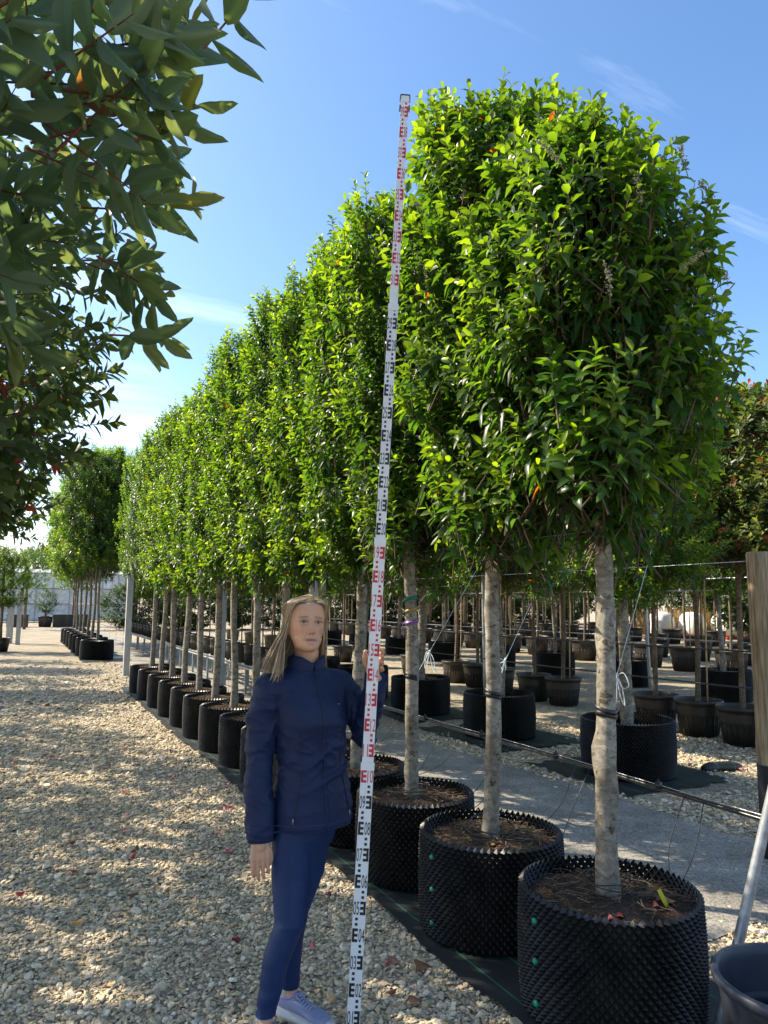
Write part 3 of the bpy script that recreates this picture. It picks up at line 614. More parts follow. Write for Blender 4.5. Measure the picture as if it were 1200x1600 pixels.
# ------------------------------------------------------------ left row of photinias overhanging the path
def phot_tree(x, y, label, group, cm, tw, trunk, sc=(1, 1, 1), rot=0.0, z=0.0, name='photinia_tree', off=(0, 0, 0)):
    t = empty(name, (x, y, z)); tag(t, label, 'tree', group)
    link('trunk', trunk[0], None, t); link('branches', trunk[1], None, t)
    c = link('crown', cm, None, t); w = link('twigs', tw, None, t); c['kind'] = 'stuff'
    for o in (c, w): o.scale = sc; o.rotation_euler.z = rot; o.location = off
    return t
PT = [trunk_mesh(3.2, 0.045, 0.033, s, 0.15, 10, mat=M['bark2'], limbs=10, spread=0.5, zl=2.2) for s in (51, 52)]
LX = -0.60
def left_near():
    x, y = LX, 2.05
    t = empty('photinia_tree', (x, y, 0)); tag(t, 'overhanging photinia at upper left, large leaves close to the camera', 'tree', 'photinias along the left of the path')
    link('trunk', PT[0][0], None, t); link('branches', PT[0][1], None, t)
    lf, ln = phot_crown(61, 600, 0.98, 0.95, 1.80, 4.6, red=0.05, leaf=(0.115, 0.160), wl=0.37, chamfer=0.42, inner=0.22, young=(0.20, 0.19, 0.065), dark=(0.070, 0.125, 0.080), up=0.35, split=0.9)
    d = np.linalg.norm(lf['b']+np.array([x, y, 0])-np.array([0, 0, CAM_H]), axis=1); keep = d > 0.95; lf = sub(lf, keep)
    k2 = np.linalg.norm(ln[1]+np.array([x, y, 0])-np.array([0, 0, CAM_H]), axis=1) > 1.05; ln = (ln[0][k2], ln[1][k2])
    idx = nearest_idx(lf, (x, y, 0), 300); leaf_parts(lf, idx, PHOT_LEAVES, t)
    k = np.ones(len(lf['b']), bool); k[idx] = False
    link('crown', crown_mesh('crown', sub(lf, k), M['photinia'], PROF), None, t)['kind'] = 'stuff'
    link('twigs', twig_mesh(ln, M['redtwig'], 0.0032), None, t)
left_near()
lf, ln = phot_crown(62, 680, 0.95, 0.85, 1.85, 4.3, red=0.04, chamfer=0.42, inner=0.3, up=0.35, split=0.9); LC1 = (crown_mesh('crown', lf, M['photinia']), twig_mesh(ln, M['redtwig']))
lf, ln = phot_crown(63, 380, 0.95, 0.80, 1.9, 4.2, red=0.04, chamfer=0.42, inner=0.3, up=0.35, split=0.9); LC2 = (crown_mesh('crown', lf, M['photinia']), twig_mesh(ln, M['redtwig']))
for i, y in enumerate([3.75, 5.45, 7.3, 9.6]):
    w = ['just behind the overhanging one', 'third along the left of the path', 'fourth along the left of the path', 'fifth along the left of the path'][i]
    c = (LC1, LC1, LC2, LC2)[i]; phot_tree(LX - 0.05, y, 'photinia with dark glossy leaves, ' + w, 'photinias along the left of the path', c[0], c[1], PT[i % 2], (1, 1, 1), math.pi*(i % 2), off=(0, 0, -0.22 if i < 2 else 0))
for i, (x, y) in enumerate([(-2.5, 2.9), (-2.5, 4.5), (-2.5, 6.1), (-2.55, 7.7), (-2.5, 9.5)]):  # unseen row outside the frame, added to shade the near path
    c = LC2; phot_tree(x, y, '%s unseen photinia added to shade the path, behind the overhanging trees at left' % ['first', 'second', 'third', 'fourth', 'fifth'][i], 'unseen shade-casting photinias behind the left row', c[0], c[1], PT[i % 2], (1, 1.05, 1.0), i*1.3+0.6)
for i, y in enumerate([11.6, 13.1, 15.4, 17.2, 19.6, 22.4, 25.0, 28.5]):  # out-of-frame trees added and spaced to throw shadow streaks on the path
    c = LC2; phot_tree(-2.35 - 0.1*(i % 3), y, '%s unseen photinia added for streaks of shade, set back from the path at left' % ['first', 'second', 'third', 'fourth', 'fifth', 'sixth', 'seventh', 'last'][i], 'unseen shade-casting photinias set back at left', c[0], c[1], PT[i % 2], (0.95, 0.9, 1.0), i*1.9)
# further trees on the left edge
lf, ln = laurel_crown(64, 520, 0.75, 0.75, 1.1, 2.9); SC = (crown_mesh('crown', lf, M['laurel']), twig_mesh(ln, M['twig']))
for i, (x, y, s) in enumerate([(-0.35, 27.0, 1.0), (-1.6, 21.5, 1.15), (-1.5, 16.5, 1.2)]):
    w = ['small bright green potted tree beside the grey posts at far left', 'potted tree at the left edge nearer than the small bright one', 'tall potted tree at the left edge of the path'][i]
    phot_tree(x, y, w, 'potted trees at the far left', SC[0], SC[1], PT[1], (s, s, s), i, z=0.38, name='potted_tree')
    smooth_pot(x, y, ['plastic pot holding the small bright tree at far left', 'plastic pot at the left edge, nearer than the small bright tree', 'plastic pot under the tall tree at the left edge'][i], 'pots at the far left', 1.0)

# ------------------------------------------------------------ right hand rows
lf, ln = phot_crown(71, 900, 0.80, 0.80, 1.70, 3.95, red=0.20, young=(0.25, 0.27, 0.04), dark=(0.065, 0.11, 0.035), leaf=(0.09, 0.12)); RC1 = (crown_mesh('crown', lf, M['photinia']), twig_mesh(ln, M['redtwig']))
lf, ln = phot_crown(72, 800, 0.75, 0.80, 1.75, 3.75, red=0.12, young=(0.13, 0.18, 0.03), leaf=(0.09, 0.12)); RC2 = (crown_mesh('crown', lf, M['photinia']), twig_mesh(ln, M['redtwig']))
RT = [trunk_mesh(3.2, 0.036, 0.028, s, 0.1, 8, mat=M['bark2'], spread=0.55, zl=1.6) for s in (81, 82)]
def pole(name, x, y, z0, z1, r, mat, label, cat, group=None, lean=(0, 0), n=10, square=False):
    b = MB()
    if square: b.box(((lean[0])/2, lean[1]/2, (z1-z0)/2), (2*r, 2*r, z1-z0)); b.box((0, 0, (z1-z0)+0.004), (2*r-0.008, 2*r-0.008, 0.006))
    else: b.tube([(lean[0]*t, lean[1]*t, (z1-z0)*t) for t in np.linspace(0, 1, 6)], r, n)
    o = b.build(name, mat, None, smooth=not square, loc=(x, y, z0)); tag(o, label, cat, group); return o
row3 = [(8.12, 5.42), (8.12, 6.1), (8.15, 6.78), (8.12, 7.47), (8.40, 9.72), (8.32, 10.4), (8.45, 11.6), (8.55, 12.5), (8.60, 13.4), (8.6, 15.3), (8.5, 17.2), (8.5, 19.2), (8.55, 21.3), (8.55, 23.6), (8.6, 26.0), (8.6, 28.6), (8.6, 31.4)]
w3 = [nth(i) for i in range(len(row3))]
for i, (x, y) in enumerate(row3):
    smooth_pot(x, y, '%s smooth dark pot from the right in the row behind the dimpled pots' % w3[i], 'smooth pots of the third row', 1.03)
    c = (RC1, RC2)[i % 2]
    phot_tree(x, y, '%s red tipped photinia from the right, in a smooth dark pot' % w3[i], 'photinias of the third row', c[0], c[1], RT[i % 2], (1, 1, 1.0+0.07*(i % 3)), i*1.9, z=0.39)
    if i % 2 == 0: pole('bamboo_cane', x+0.07, y-0.09, 0.40, 2.35, 0.011, M['cane'], 'bamboo cane tied to the %s photinia from the right, third row' % w3[i], 'cane', 'canes of the third row', (0.02, -0.03), 7)
for i, (x, y) in enumerate([(11.45, 8.95), (11.6, 11.4), (11.6, 13.7), (11.6, 16.0), (11.4, 18.4), (11.4, 21.2), (11.45, 24.2), (11.45, 27.2), (11.5, 30.4)]):
    w = ORD[i]
    dimple_pot(x, y, '%s dimpled pot of the row behind the smooth pots' % w, 'dimpled pots behind the smooth pots', i, big=True, litter=False)
    laurel_tree(x, y, '%s tree in a dimpled pot behind the smooth pots' % w, 'trees behind the smooth pots', i, (0.95, 0.95, 0.92), (0, 0, 0.1), z=0.016+0.55-0.195, big=True, rot=i*2.1)
rowsB = [(15.6, 9.6, 1.22, 25, 1.35, 'fifth'), (18.6, 10.6, 1.6, 22, 1.3, 'sixth'), (21.6, 12.0, 1.9, 18, 1.35, 'seventh'), (25.5, 14.0, 2.1, 16, 1.4, 'eighth'), (29.0, 28.5, 2.2, 10, 1.5, 'ninth')]
cnt = [nth(i) for i in range(33)]
for (x, y0, dy, n, s, nm) in rowsB:
    for i in range(n):
        xx = x + 0.12*math.sin(i*2.3+x); yy = y0 + dy*i
        smooth_pot(xx, yy, '%s large grey pot from the right in the %s row back' % (cnt[i], nm), 'large grey pots of the %s row' % nm, s)
        c = (RC2, RC1)[i % 2]
        phot_tree(xx, yy, '%s slim trunked tree from the right in the %s row back' % (cnt[i], nm), 'trees of the %s row' % nm, c[0], c[1], RT[i % 2], (0.86, 0.86, 0.95), i*1.1+x, z=0.45, off=(0, 0, 0.15))
        if i % 2: pole('bamboo_cane', xx+0.08, yy-0.1, 0.5, 2.4, 0.014, M['cane'], 'pale cane beside the %s tree from the right in the %s row' % (cnt[i], nm), 'cane', 'canes of the %s row' % nm, (0.03, 0), 6)

# bench with young trees behind the near row
bench = empty('plant_bench', (4.15, 20.0, 0)); tag(bench, 'long low bench of slats carrying young potted trees behind the near row', 'bench')
BL = 20.0
for k in range(3):
    b = MB(); b.box((-0.22+0.22*k, 0, 0.475), (0.12, BL, 0.03)); b.build('slat', M['galvpost'], bench, smooth=False)
lm = None
for k in range(14):
    for sx in (-0.24, 0.24):
        b = MB()
        if lm is None:
            b.box((0, 0, 0.23), (0.04, 0.04, 0.46)); lm = b.mesh('leg', False); lm.materials.append(M['galv'])
        link('leg', lm, None, bench, (sx, -BL/2+0.3+k*(BL-0.6)/13, 0))
def sapling_mesh(seed):
    b = MB(); b.tube([(0.006*math.sin(seed+z*3), 0.006*math.cos(seed*2+z*2), z) for z in np.linspace(0, 1.75, 12)], np.linspace(0.014, 0.009, 12), 7); m = b.mesh('trunk'); m.materials.append(M['bark2']); return m
SAP = [sapling_mesh(s) for s in (1, 2, 3)]
lf, ln = laurel_crown(66, 150, 0.34, 0.34, 1.10, 1.95, leaves=(9, 13), leaf=(0.08, 0.10)); YC = crown_mesh('crown', lf, M['laurel'])
for i in range(29):
    y = 10.3 + i*0.68
    smooth_pot(4.13, y, '%s small black pot from the near end of the bench' % nth(i), 'small pots on the bench', 1.0, small=True, z=0.491)
    t = empty('young_tree', (4.13, y, 0.491+0.335)); tag(t, '%s thin stemmed young tree from the near end of the bench' % nth(i), 'tree', 'young trees on the bench')
    link('trunk', SAP[i % 3], None, t); link('crown', YC, None, t)['kind'] = 'stuff'; t.rotation_euler.z = i*1.7

# ------------------------------------------------------------ posts, wires, pipe, strings
pole('square_post', 2.36, 17.6, 0, 2.28, 0.065, M['galvpost'], 'square grey post standing in the gap after the near row', 'post', 'square grey posts', square=True)
pole('square_post', 3.05, 11.9, 0, 2.35, 0.070, M['galvpost'], 'square grey post behind the tenth laurel of the near row', 'post', 'square grey posts', square=True)
pole('square_post', 3.05, 7.7, 0, 2.40, 0.060, M['galvpost'], 'square grey post directly behind the woman', 'post', 'square grey posts', square=True)
pole('steel_pole', 5.50, 7.87, 0.40, 2.62, 0.024, M['galv'], 'slim steel pole standing in the dimpled pot behind the middle trunk', 'pole', lean=(-0.02, 0))
pole('steel_pole', 5.2, 10.6, 0, 2.45, 0.024, M['galv'], 'slim steel pole left of the survey staff, behind the woman', 'pole')
pole('steel_pole', 9.9, 9.2, 0, 2.45, 0.030, M['galv'], 'bright steel pole leaning beside the photinias at right', 'pole', lean=(-0.10, 0.0))
pole('square_post', 0.18, 31.0, 0, 2.1, 0.08, M['galvpost'], 'right one of the two grey posts at far left', 'post', 'square grey posts', square=True)
pole('square_post', -0.12, 32.0, 0, 1.9, 0.12, M['galvpost'], 'left one of the two grey posts at far left', 'post', 'square grey posts', square=True)
wp = empty('timber_post', (4.72, 3.36, 0)); tag(wp, 'round timber post with black sleeved foot at the right edge', 'post')
b = MB(); g = np.random.default_rng(3); b.lathe([(0.075+0.0015*g.normal(), z) for z in np.linspace(0.0, 2.08, 26)]+[(0.070, 2.092), (0.001, 2.095)], 28, wob=0.012); b.build('shaft', M['wood'], wp)
b = MB(); b.lathe([(0.081, 0.005), (0.080, 0.62), (0.076, 0.622)], 28); b.build('sleeve', M['rubber'], wp)
def wire(pts, r, mat, label, cat='wire', group=None, name='wire', sag=0.0, n=5):
    P = np.array(pts, float)
    if len(P) == 2 and sag: P = np.array([P[0]*(1-t)+P[1]*t - np.array([0, 0, sag*4*t*(1-t)]) for t in np.linspace(0, 1, 24)])
    b = MB(); b.tube(P, r, n); o = b.build(name, mat); tag(o, label, cat, group); return o
wire([(4.72, 3.36, 2.03), (4.72, 16.0, 2.08)], 0.0032, M['wire'], 'upper bright wire running back from the timber post', group='wires from the timber post', sag=0.03)
wire([(4.74, 3.44, 1.38), (4.76, 16.0, 1.40)], 0.0055, M['rubber'], 'middle dark line running back from the timber post', group='wires from the timber post', sag=0.04)
wire([(4.74, 3.44, 1.12), (4.78, 16.0, 1.15)], 0.007, M['pipe'], 'lower black hose running back from the timber post', group='wires from the timber post', sag=0.05)
wire([(ROW_X+0.05, 2.46, 2.06), (ROW_X+0.05, 14.3, 2.10)], 0.002, M['wire'], 'thin wire tied along the tops of the near row trunks', sag=0.02)
wire([(9.6, 4.5, 2.12), (9.3, 26.0, 2.15)], 0.008, M['wire'], 'pale support wire along the photinia row, upper one', group='wires of the photinia row', sag=0.03)
wire([(9.6, 4.5, 1.02), (9.3, 26.0, 1.05)], 0.009, M['rubber'], 'dark support wire along the photinia row, lower one', group='wires of the photinia row', sag=0.03)
wire([(13.2, 5.5, 2.0), (12.6, 30.0, 2.0)], 0.012, M['wire'], 'upper pale rail across the back rows', group='rails of the back rows')
wire([(13.2, 5.5, 0.95), (12.6, 30.0, 0.95)], 0.012, M['wire'], 'lower pale rail across the back rows', group='rails of the back rows')
pp = empty('irrigation_pipe', (3.42, 2.0, 0)); tag(pp, 'black irrigation pipe stretched at knee height behind the near row', 'pipe')
b = MB(); b.tube([(0.012*math.sin(t*9), 34*t-1.2, 0.655-0.012*abs(math.sin(t*34))) for t in np.linspace(0, 1, 70)], 0.0125, 9); b.build('pipe', M['pipe'], pp)
b = MB(); b.tube([(0.012*math.sin(t*9)-0.004, 34*t-1.2, 0.675-0.010*abs(math.sin(t*30))) for t in np.linspace(0, 1, 70)], 0.0028, 5); b.build('support_wire', M['wire'], pp)
for k in range(9):
    b = MB(); b.box((0.0, 0.25+k*0.9, 0.662), (0.034, 0.022, 0.044)); b.tube([(0, 0.25+k*0.9, 0.675), (0, 0.25+k*0.9, 0.70)], 0.005, 6); b.build('clip', M['pipe'], pp)
for k in range(4, 16):                                # hooks that carry the pipe
    b = MB(); b.tube([(0.015, 0.7+k*2, 0.0), (0.015, 0.7+k*2, 0.70)], 0.004, 5); b.build('hook_stake', M['galv'], pp)
def drip(p0, p1, label, seed, dropz=0.0, mid=None):
    g = np.random.default_rng(seed); p0, p1 = np.array(p0), np.array(p1)
    m1 = p0*0.75+p1*0.25+np.array([g.normal(0, .04), g.normal(0, .04), -0.18]); m2 = p0*0.35+p1*0.65+np.array([g.normal(0, .05), g.normal(0, .05), -0.20])
    if mid is not None: m1, m2 = np.array(mid[0]), np.array(mid[1])
    wire(catmull([p0, m1, m2, p1], 26), 0.0028, M['rubber'], label, 'hose', 'drip hoses to the near row pots', 'drip_hose')
zs = SOIL+0.045
for i in range(6):
    y = ROW1_Y[i]; w = ['nearest', 'second', 'third', 'fourth', 'fifth', 'sixth'][i]
    drip((3.41, y+0.35, 0.65), (ROW_X+0.16, y-0.02, zs), 'thin black drip hose hanging into the %s near row pot' % w, i)
    drip((3.41, y+0.48, 0.65), (ROW_X+0.08, y-0.14, zs), 'second thin black drip hose of the %s near row pot' % w, i+20)
for i in range(3):                                    # loops of hose lying round the trunk
    y = ROW1_Y[i]; g = np.random.default_rng(i); P = []
    for a in np.linspace(0.4, 0.4+2*math.pi*2.2, 60): P.append((ROW_X+(0.10+0.05*math.sin(a*0.7+i)+0.02*math.sin(a*2.1))*math.cos(a), y-0.02+(0.11+0.05*math.cos(a*0.6))*math.sin(a), zs+0.012+0.05*abs(math.sin(a*0.5+i))))
    wire(P, 0.003, M['rubber'], 'loop of thin black hose round the foot of the %s trunk' % ['nearest', 'second', 'third'][i], 'hose', 'hose loops on the pots', 'hose_loop')
# ties, tapes and strings on trunks
def tcen(seed, z):
    z -= SOIL; f = lambda q: (0.018*math.sin(q*1.7+seed)+0.009*math.sin(q*4.1+seed*2), 0.018*math.cos(q*1.4+seed)); a, c = f(z), f(0); return a[0]-c[0], a[1]-c[1]
def band(x, y, z, r, h, mat, label, cat, group=None, name='tree_tie', tails=False):
    b = MB(); g = np.random.default_rng(int(z*1000)); dx, dy = tcen({0: 5, 1: 6, 2: 8}[int(np.argmin(abs(np.array(ROW1_Y)-y)))], z); x += dx; y += dy
    for k in range(2 if h > 0.025 else 1):
        zz = z + (k-0.5)*h*0.55 if h > 0.025 else z; hh = h*0.5 if h > 0.025 else h
        V = []; q = []; n = 26
        for j in range(n):
            a = j*2*math.pi/n; tz = 0.012*math.sin(a+k+z*9)
            for dr, dz_ in ((0, -hh/2), (0.004, -hh/2), (0.004, hh/2), (0, hh/2)): V.append((x+(r+dr)*math.cos(a), y+(r+dr)*math.sin(a), zz+dz_+tz))
        for j in range(n):
            for m_ in range(4): q.append([j*4+m_, ((j+1) % n)*4+m_, ((j+1) % n)*4+(m_+1) % 4, j*4+(m_+1) % 4])
        b.add(V, q)
    if tails:
        for s in (0, 1):
            a0 = math.atan2(-y, -x) + (1.4 if s else -1.5); p = np.array([x+r*math.cos(a0), y+r*math.sin(a0), z]); d = np.array([math.cos(a0), math.sin(a0), 0])*0.02
            b.tube(catmull([p, p+d+[0, 0, -0.03], p+d*1.3+[0, 0, -0.09]], 8), np.linspace(h*0.45, h*0.3, 8), 6, flat=0.12)
    o = b.build(name, mat, None); tag(o, label, cat, group); return o
band(ROW_X, ROW1_Y[0], 1.235, 0.0445, 0.045, M['rubber'], 'black rubber tie round the nearest trunk', 'tie', 'black rubber trunk ties')
band(ROW_X, ROW1_Y[1], 1.215, 0.0430, 0.045, M['rubber'], 'black rubber tie round the second trunk', 'tie', 'black rubber trunk ties')
band(ROW_X, ROW1_Y[2], 1.235, 0.0420, 0.045, M['rubber'], 'black rubber tie round the third trunk, under the tapes', 'tie', 'black rubber trunk ties')
M['tape_g'] = simple('teal_tape', (0.0, 0.10, 0.07), (0.0, 0.16, 0.11), 20, 0.4, bstr=0); M['tape_y'] = simple('yellow_tape', (0.28, 0.19, 0.02), (0.40, 0.28, 0.03), 20, 0.5, bstr=0); M['tape_p'] = simple('purple_tape', (0.13, 0.05, 0.22), (0.22, 0.09, 0.34), 20, 0.4, bstr=0)
band(ROW_X, ROW1_Y[2], 1.735, 0.0425, 0.024, M['tape_g'], 'teal tape tied round the third trunk', 'tape', name='trunk_tape', tails=True)
band(ROW_X, ROW1_Y[2], 1.665, 0.0425, 0.015, M['tape_y'], 'yellow band round the third trunk', 'tape', name='trunk_tape')
band(ROW_X, ROW1_Y[2], 1.59, 0.043, 0.024, M['tape_p'], 'purple tape with hanging tails round the third trunk', 'tape', name='trunk_tape', tails=True)
for i in range(2):
    band(ROW_X, ROW1_Y[i], 2.045 - 0.02*i, 0.043, 0.03, M['rubber'], 'black tie at the top of the %s trunk, under the crown' % ['nearest', 'second'][i], 'tie', 'upper trunk ties')
def guy(p0, p1, label, seed):
    g = np.random.default_rng(seed); p0, p1 = np.array(p0, float), np.array(p1, float); t = empty('guy_string', p0); tag(t, label, 'string', 'white guy strings')
    b = MB(); b.tube([(p1-p0)*s for s in np.linspace(0, 1, 10)], 0.0018, 5); b.build('line', M['string'], t)
    k = (p1-p0)*0.17; b = MB()
    for s in range(3):
        a = g.uniform(0, 6); d = np.array([math.cos(a)*0.05, math.sin(a)*0.05, g.uniform(-0.09, 0.0)])
        b.tube(catmull([k, k+d*0.8+[0, 0, 0.02], k+d*1.3+[0, 0, -0.03], k+d*0.6+[0, 0, -0.05], k+[0, 0, -0.005]], 16), 0.0028, 5)
    b.tube([k-[0, 0, 0.012], k, k+[0, 0, 0.012]], [0.005, 0.009, 0.004], 7); b.build('knot', M['string'], t)
for i in range(3):
    y = ROW1_Y[i]; guy((ROW_X+0.042, y+0.02, 1.24), (ROW_X+0.95, y+0.55, 2.06), 'white string tied from the %s trunk up towards the back wire' % ['nearest', 'second', 'third'][i], i)
# crossbars under the far crowns
for i in (3, 5, 7):
    b = MB(); b.tube([(-0.42, 0, 0), (0.42, 0.02, 0.01)], 0.012, 7); o = b.build('crossbar', M['cane'], None, loc=(ROW_X-0.055, ROW1_Y[i], 2.08)); tag(o, 'thin wooden crossbar tied to the %s trunk under its crown' % ORD[i], 'crossbar', 'crossbars under the crowns'); o.rotation_euler.z = R_(90)
# leaning steel pole and tub at the right
b = MB(); A, B2 = np.array((2.52, 2.10, 0.0)), np.array((2.88, 1.935, 1.30)); b.tube([A+(B2-A)*t for t in np.linspace(0, 1, 8)], 0.021, 14); tag(b.build('steel_tube', M['galv']), 'galvanised steel tube leaning behind the tub at bottom right', 'pole')
tub = empty('planting_tub', (2.36, 1.63, 0.012)); tag(tub, 'dark blue black planting tub at the bottom right corner', 'tub')
b = MB(); h = 0.49; b.lathe([(0.001, 0.02), (0.185, 0.02), (0.19, 0.0), (0.235, h*0.9), (0.242, h*0.92), (0.256, h*0.95), (0.258, h*0.985), (0.250, h), (0.238, h), (0.232, h*0.985), (0.228, h*0.93), (0.186, 0.05), (0.001, 0.045)], 56); b.build('shell', M['bucket'], tub)
b = MB(); b.lathe([(0.218, h*0.70), (0.214, h*0.70), (0.206, h*0.60), (0.210, h*0.60)], 56); b.build('inner_ring', M['bucket'], tub)
# yellow tag and leaves in the nearest pot
M['tagy'] = simple('yellow_label', (0.55, 0.50, 0.03), (0.65, 0.60, 0.05), 20, 0.5, bstr=0)
b = MB(); b.add([(-0.008, 0, 0.10), (0.008, 0, 0.10), (0.009, 0, 0.045), (0.003, 0, 0.0), (-0.003, 0, 0.0), (-0.009, 0, 0.045)] + [(x, 0.0012, z) for x, z in ((-0.008, .10), (.008, .10), (.009, .045), (.003, 0), (-.003, 0), (-.009, .045))], [[0, 1, 2, 5], [2, 3, 4, 5], [7, 6, 11, 8], [8, 11, 10, 9], [0, 6, 7, 1], [1, 7, 8, 2], [2, 8, 9, 3], [4, 10, 11, 5], [5, 11, 6, 0]])
o = b.build('plant_label', M['tagy'], None, False, (2.50, 2.27, SOIL+0.01)); o.rotation_euler = (0.1, -0.45, -0.5); tag(o, 'yellow plastic plant label stuck in the nearest pot', 'label')
M['fallen'] = leaf_mat('fallen_leaf', 0.15, 0.55, (1.5, 1.2, 1.0))
FL = [unit_leaf('fallen_leaf', w, dr, c, M['fallen'], f, 0.8) for w, dr, c, f in ((0.45, 0.1, (0.36, 0.05, 0.055), 0.35), (0.42, -0.15, (0.22, 0.04, 0.03), 0.5), (0.5, 0.1, (0.16, 0.07, 0.04), 0.7), (0.42, 0.05, (0.46, 0.11, 0.11), 0.2), (0.45, -0.1, (0.34, 0.20, 0.06), 0.4))]
g = np.random.default_rng(12)
LEAFC = ['crimson', 'dark red', 'brown', 'pink', 'ochre']
def fallen(x, y, z, k, label, group, s=None):
    label = label.replace('#', LEAFC[k]); group = group + ', ' + LEAFC[k] if group else None
    o = link('fallen_leaf', FL[k], None); o.location = (x, y, z+0.012); o.rotation_euler = (g.normal(0, .2), g.normal(0, .2), g.uniform(0, 6.28)); s = s or g.uniform(0.055, 0.085); o.scale = (s, s, s); tag(o, label, 'leaf', group)
for i in range(48):
    for _ in range(50):
        y = g.uniform(2.45, 9.0); x = g.uniform(-0.02*y, 1.85)
        if math.hypot(x-1.05, y-2.95) > 0.25: break
    fallen(x, y, 0.020, int(g.choice(5, p=[.3, .25, .25, .12, .08])), 'small # fallen leaf lying on the gravel path', 'fallen leaves on the path')
for i in range(22): fallen(g.uniform(5.2, 7.6), g.uniform(3.4, 6.8), 0.022, int(g.choice(5)), 'small # fallen leaf on the gravel between the back rows', 'fallen leaves between the rows')
for i, (dx, dy, k) in enumerate([(-0.16, -0.17, 3), (-0.13, -0.2, 0), (0.08, -0.2, 3), (0.12, -0.21, 2), (0.17, -0.12, 2), (0.18, -0.2, 4)]): fallen(ROW_X+dx, ROW1_Y[0]+dy, SOIL+0.025, k, '# fallen leaf lying on the compost of the nearest pot', 'leaves in the nearest pot')
for i in range(5): fallen(ROW_X+g.uniform(-.2, .2), ROW1_Y[1]+g.uniform(-.2, .05), SOIL+0.025, int(g.choice([2, 4])), '# leaf lying on the compost of the second pot', 'leaves in the second pot')
fallen(1.83, 3.07, 0.022, 2, 'curled dead brown leaf cluster at the edge of the weed sheet', None, 0.11)

# ------------------------------------------------------------ survey staff
S0 = Vector((1.264, 2.725, 0.0)); S1 = Vector((1.436, 2.635, 4.0))
sz = (S1-S0).normalized(); tocam = Vector((-1.30, -2.70, 0)); sy = -(tocam - sz*tocam.dot(sz)).normalized(); sx = sy.cross(sz)
staff = empty('survey_staff'); staff.matrix_world = Matrix(((sx.x, sy.x, sz.x, S0.x), (sx.y, sy.y, sz.y, S0.y), (sx.z, sy.z, sz.z, S0.z), (0, 0, 0, 1)))
tag(staff, 'tall white telescopic survey staff with red and black E marks held upright', 'staff')
SECT = [(0.0, 1.075, 0.051, 0.028), (1.075, 1.985, 0.0465, 0.023), (1.985, 3.01, 0.0415, 0.018), (3.01, 4.0, 0.0365, 0.014)]
def digits_mesh(txt, w, h):
    cu = bpy.data.curves.new('digits', 'FONT'); cu.body = txt; cu.resolution_u = 3; ob = bpy.data.objects.new('digits', cu); COL.objects.link(ob)
    bpy.context.view_layer.update(); dg = bpy.context.evaluated_depsgraph_get(); me = bpy.data.meshes.new_from_object(ob.evaluated_get(dg))
    bpy.data.objects.remove(ob); bpy.data.curves.remove(cu)
    co = np.array([v.co[:] for v in me.vertices]); lo, hi = co.min(0), co.max(0); co = (co-lo)/(hi-lo+1e-9)
    P = [list(p.vertices) for p in me.polygons]; bpy.data.meshes.remove(me)
    return co[:, 0]*w, co[:, 1]*h, P
for si, (z0, z1, w, d) in enumerate(SECT):
    b = MB(); b.box((0, 0, (z0+z1)/2), (w, d, z1-z0)); sec = b.build('section', M['white'], staff, False)
    b = MB(); b.box((0, 0, z1-0.012), (w+0.004, d+0.004, 0.030)); b.build('lock_collar', M['white'], staff, False)
    if si < 3:
        for sgn in (-1, 1):
            b = MB(); b.box((sgn*(w/2+0.001), 0, z1+0.012), (0.006, d*0.6, 0.02)); b.build('lock_button', M['black'], staff, False)
    else:
        b = MB(); b.box((0, 0, z1+0.006), (w+0.006, d+0.006, 0.006)); b.build('end_cap', M['black'], staff, False)
        for sgn in (-1, 1):
            for zz in (z1-0.006, z1-0.055): b = MB(); b.box((sgn*(w/2+0.0025), 0, zz), (0.006, d+0.004, 0.022)); b.build('end_clip', M['black'], staff, False)
    yf = -d/2 - 0.0006
    for k in range(40):
        v = k/10
        if v < z0-0.03 or v >= z1-0.03 or (si and v < z0): continue
        if v + 0.09 > z1 + 0.02: pass
        mt = M['red'] if (k//10) % 2 == 1 and k != 0 else M['black']
        if k in (20, 10, 30): mt = M['red'] if k in (10, 30) else M['black']
        side = -1 if k % 2 == 0 else 1; ew = w*0.42; x0 = side*(w/2-0.002); x1 = x0 - side*ew; xa, xb = min(x0, x1), max(x0, x1); T = 0.0012
        b = MB()
        def rect(xl, xr, zl, zh): b.box(((xl+xr)/2, yf, (zl+zh)/2), (xr-xl, T, zh-zl))
        sp = ew*0.40
        if k > 0:
            if side < 0: rect(xa, xa+sp, v, v+0.05)
            else: rect(xb-sp, xb, v, v+0.05)
            for zz in (0.0, 0.02, 0.04):
                if side < 0: rect(xa+sp+0.0002, xb, v+zz, v+zz+0.01)
                else: rect(xa, xb-sp-0.0002, v+zz, v+zz+0.01)
        for zz in (0.060, 0.080):
            if v+zz+0.012 < z1: rect((xa+xb)/2-ew*0.24+(-side)*0.003, (xa+xb)/2+ew*0.24+(-side)*0.003, v+zz, v+zz+0.010)
        if b.n: b.build('mark', mt, staff, False)
        if k > 0:
            X, Z, P = digits_mesh('%02d' % k, w*0.44, 0.05); xo = 0.002 if side < 0 else -w*0.44-0.002
            me = bpy.data.meshes.new('number'); me.from_pydata([(x+xo, yf-0.0004, z+v) for x, z in zip(X, Z)], [], P); me.update(); link('number', me, mt, staff)

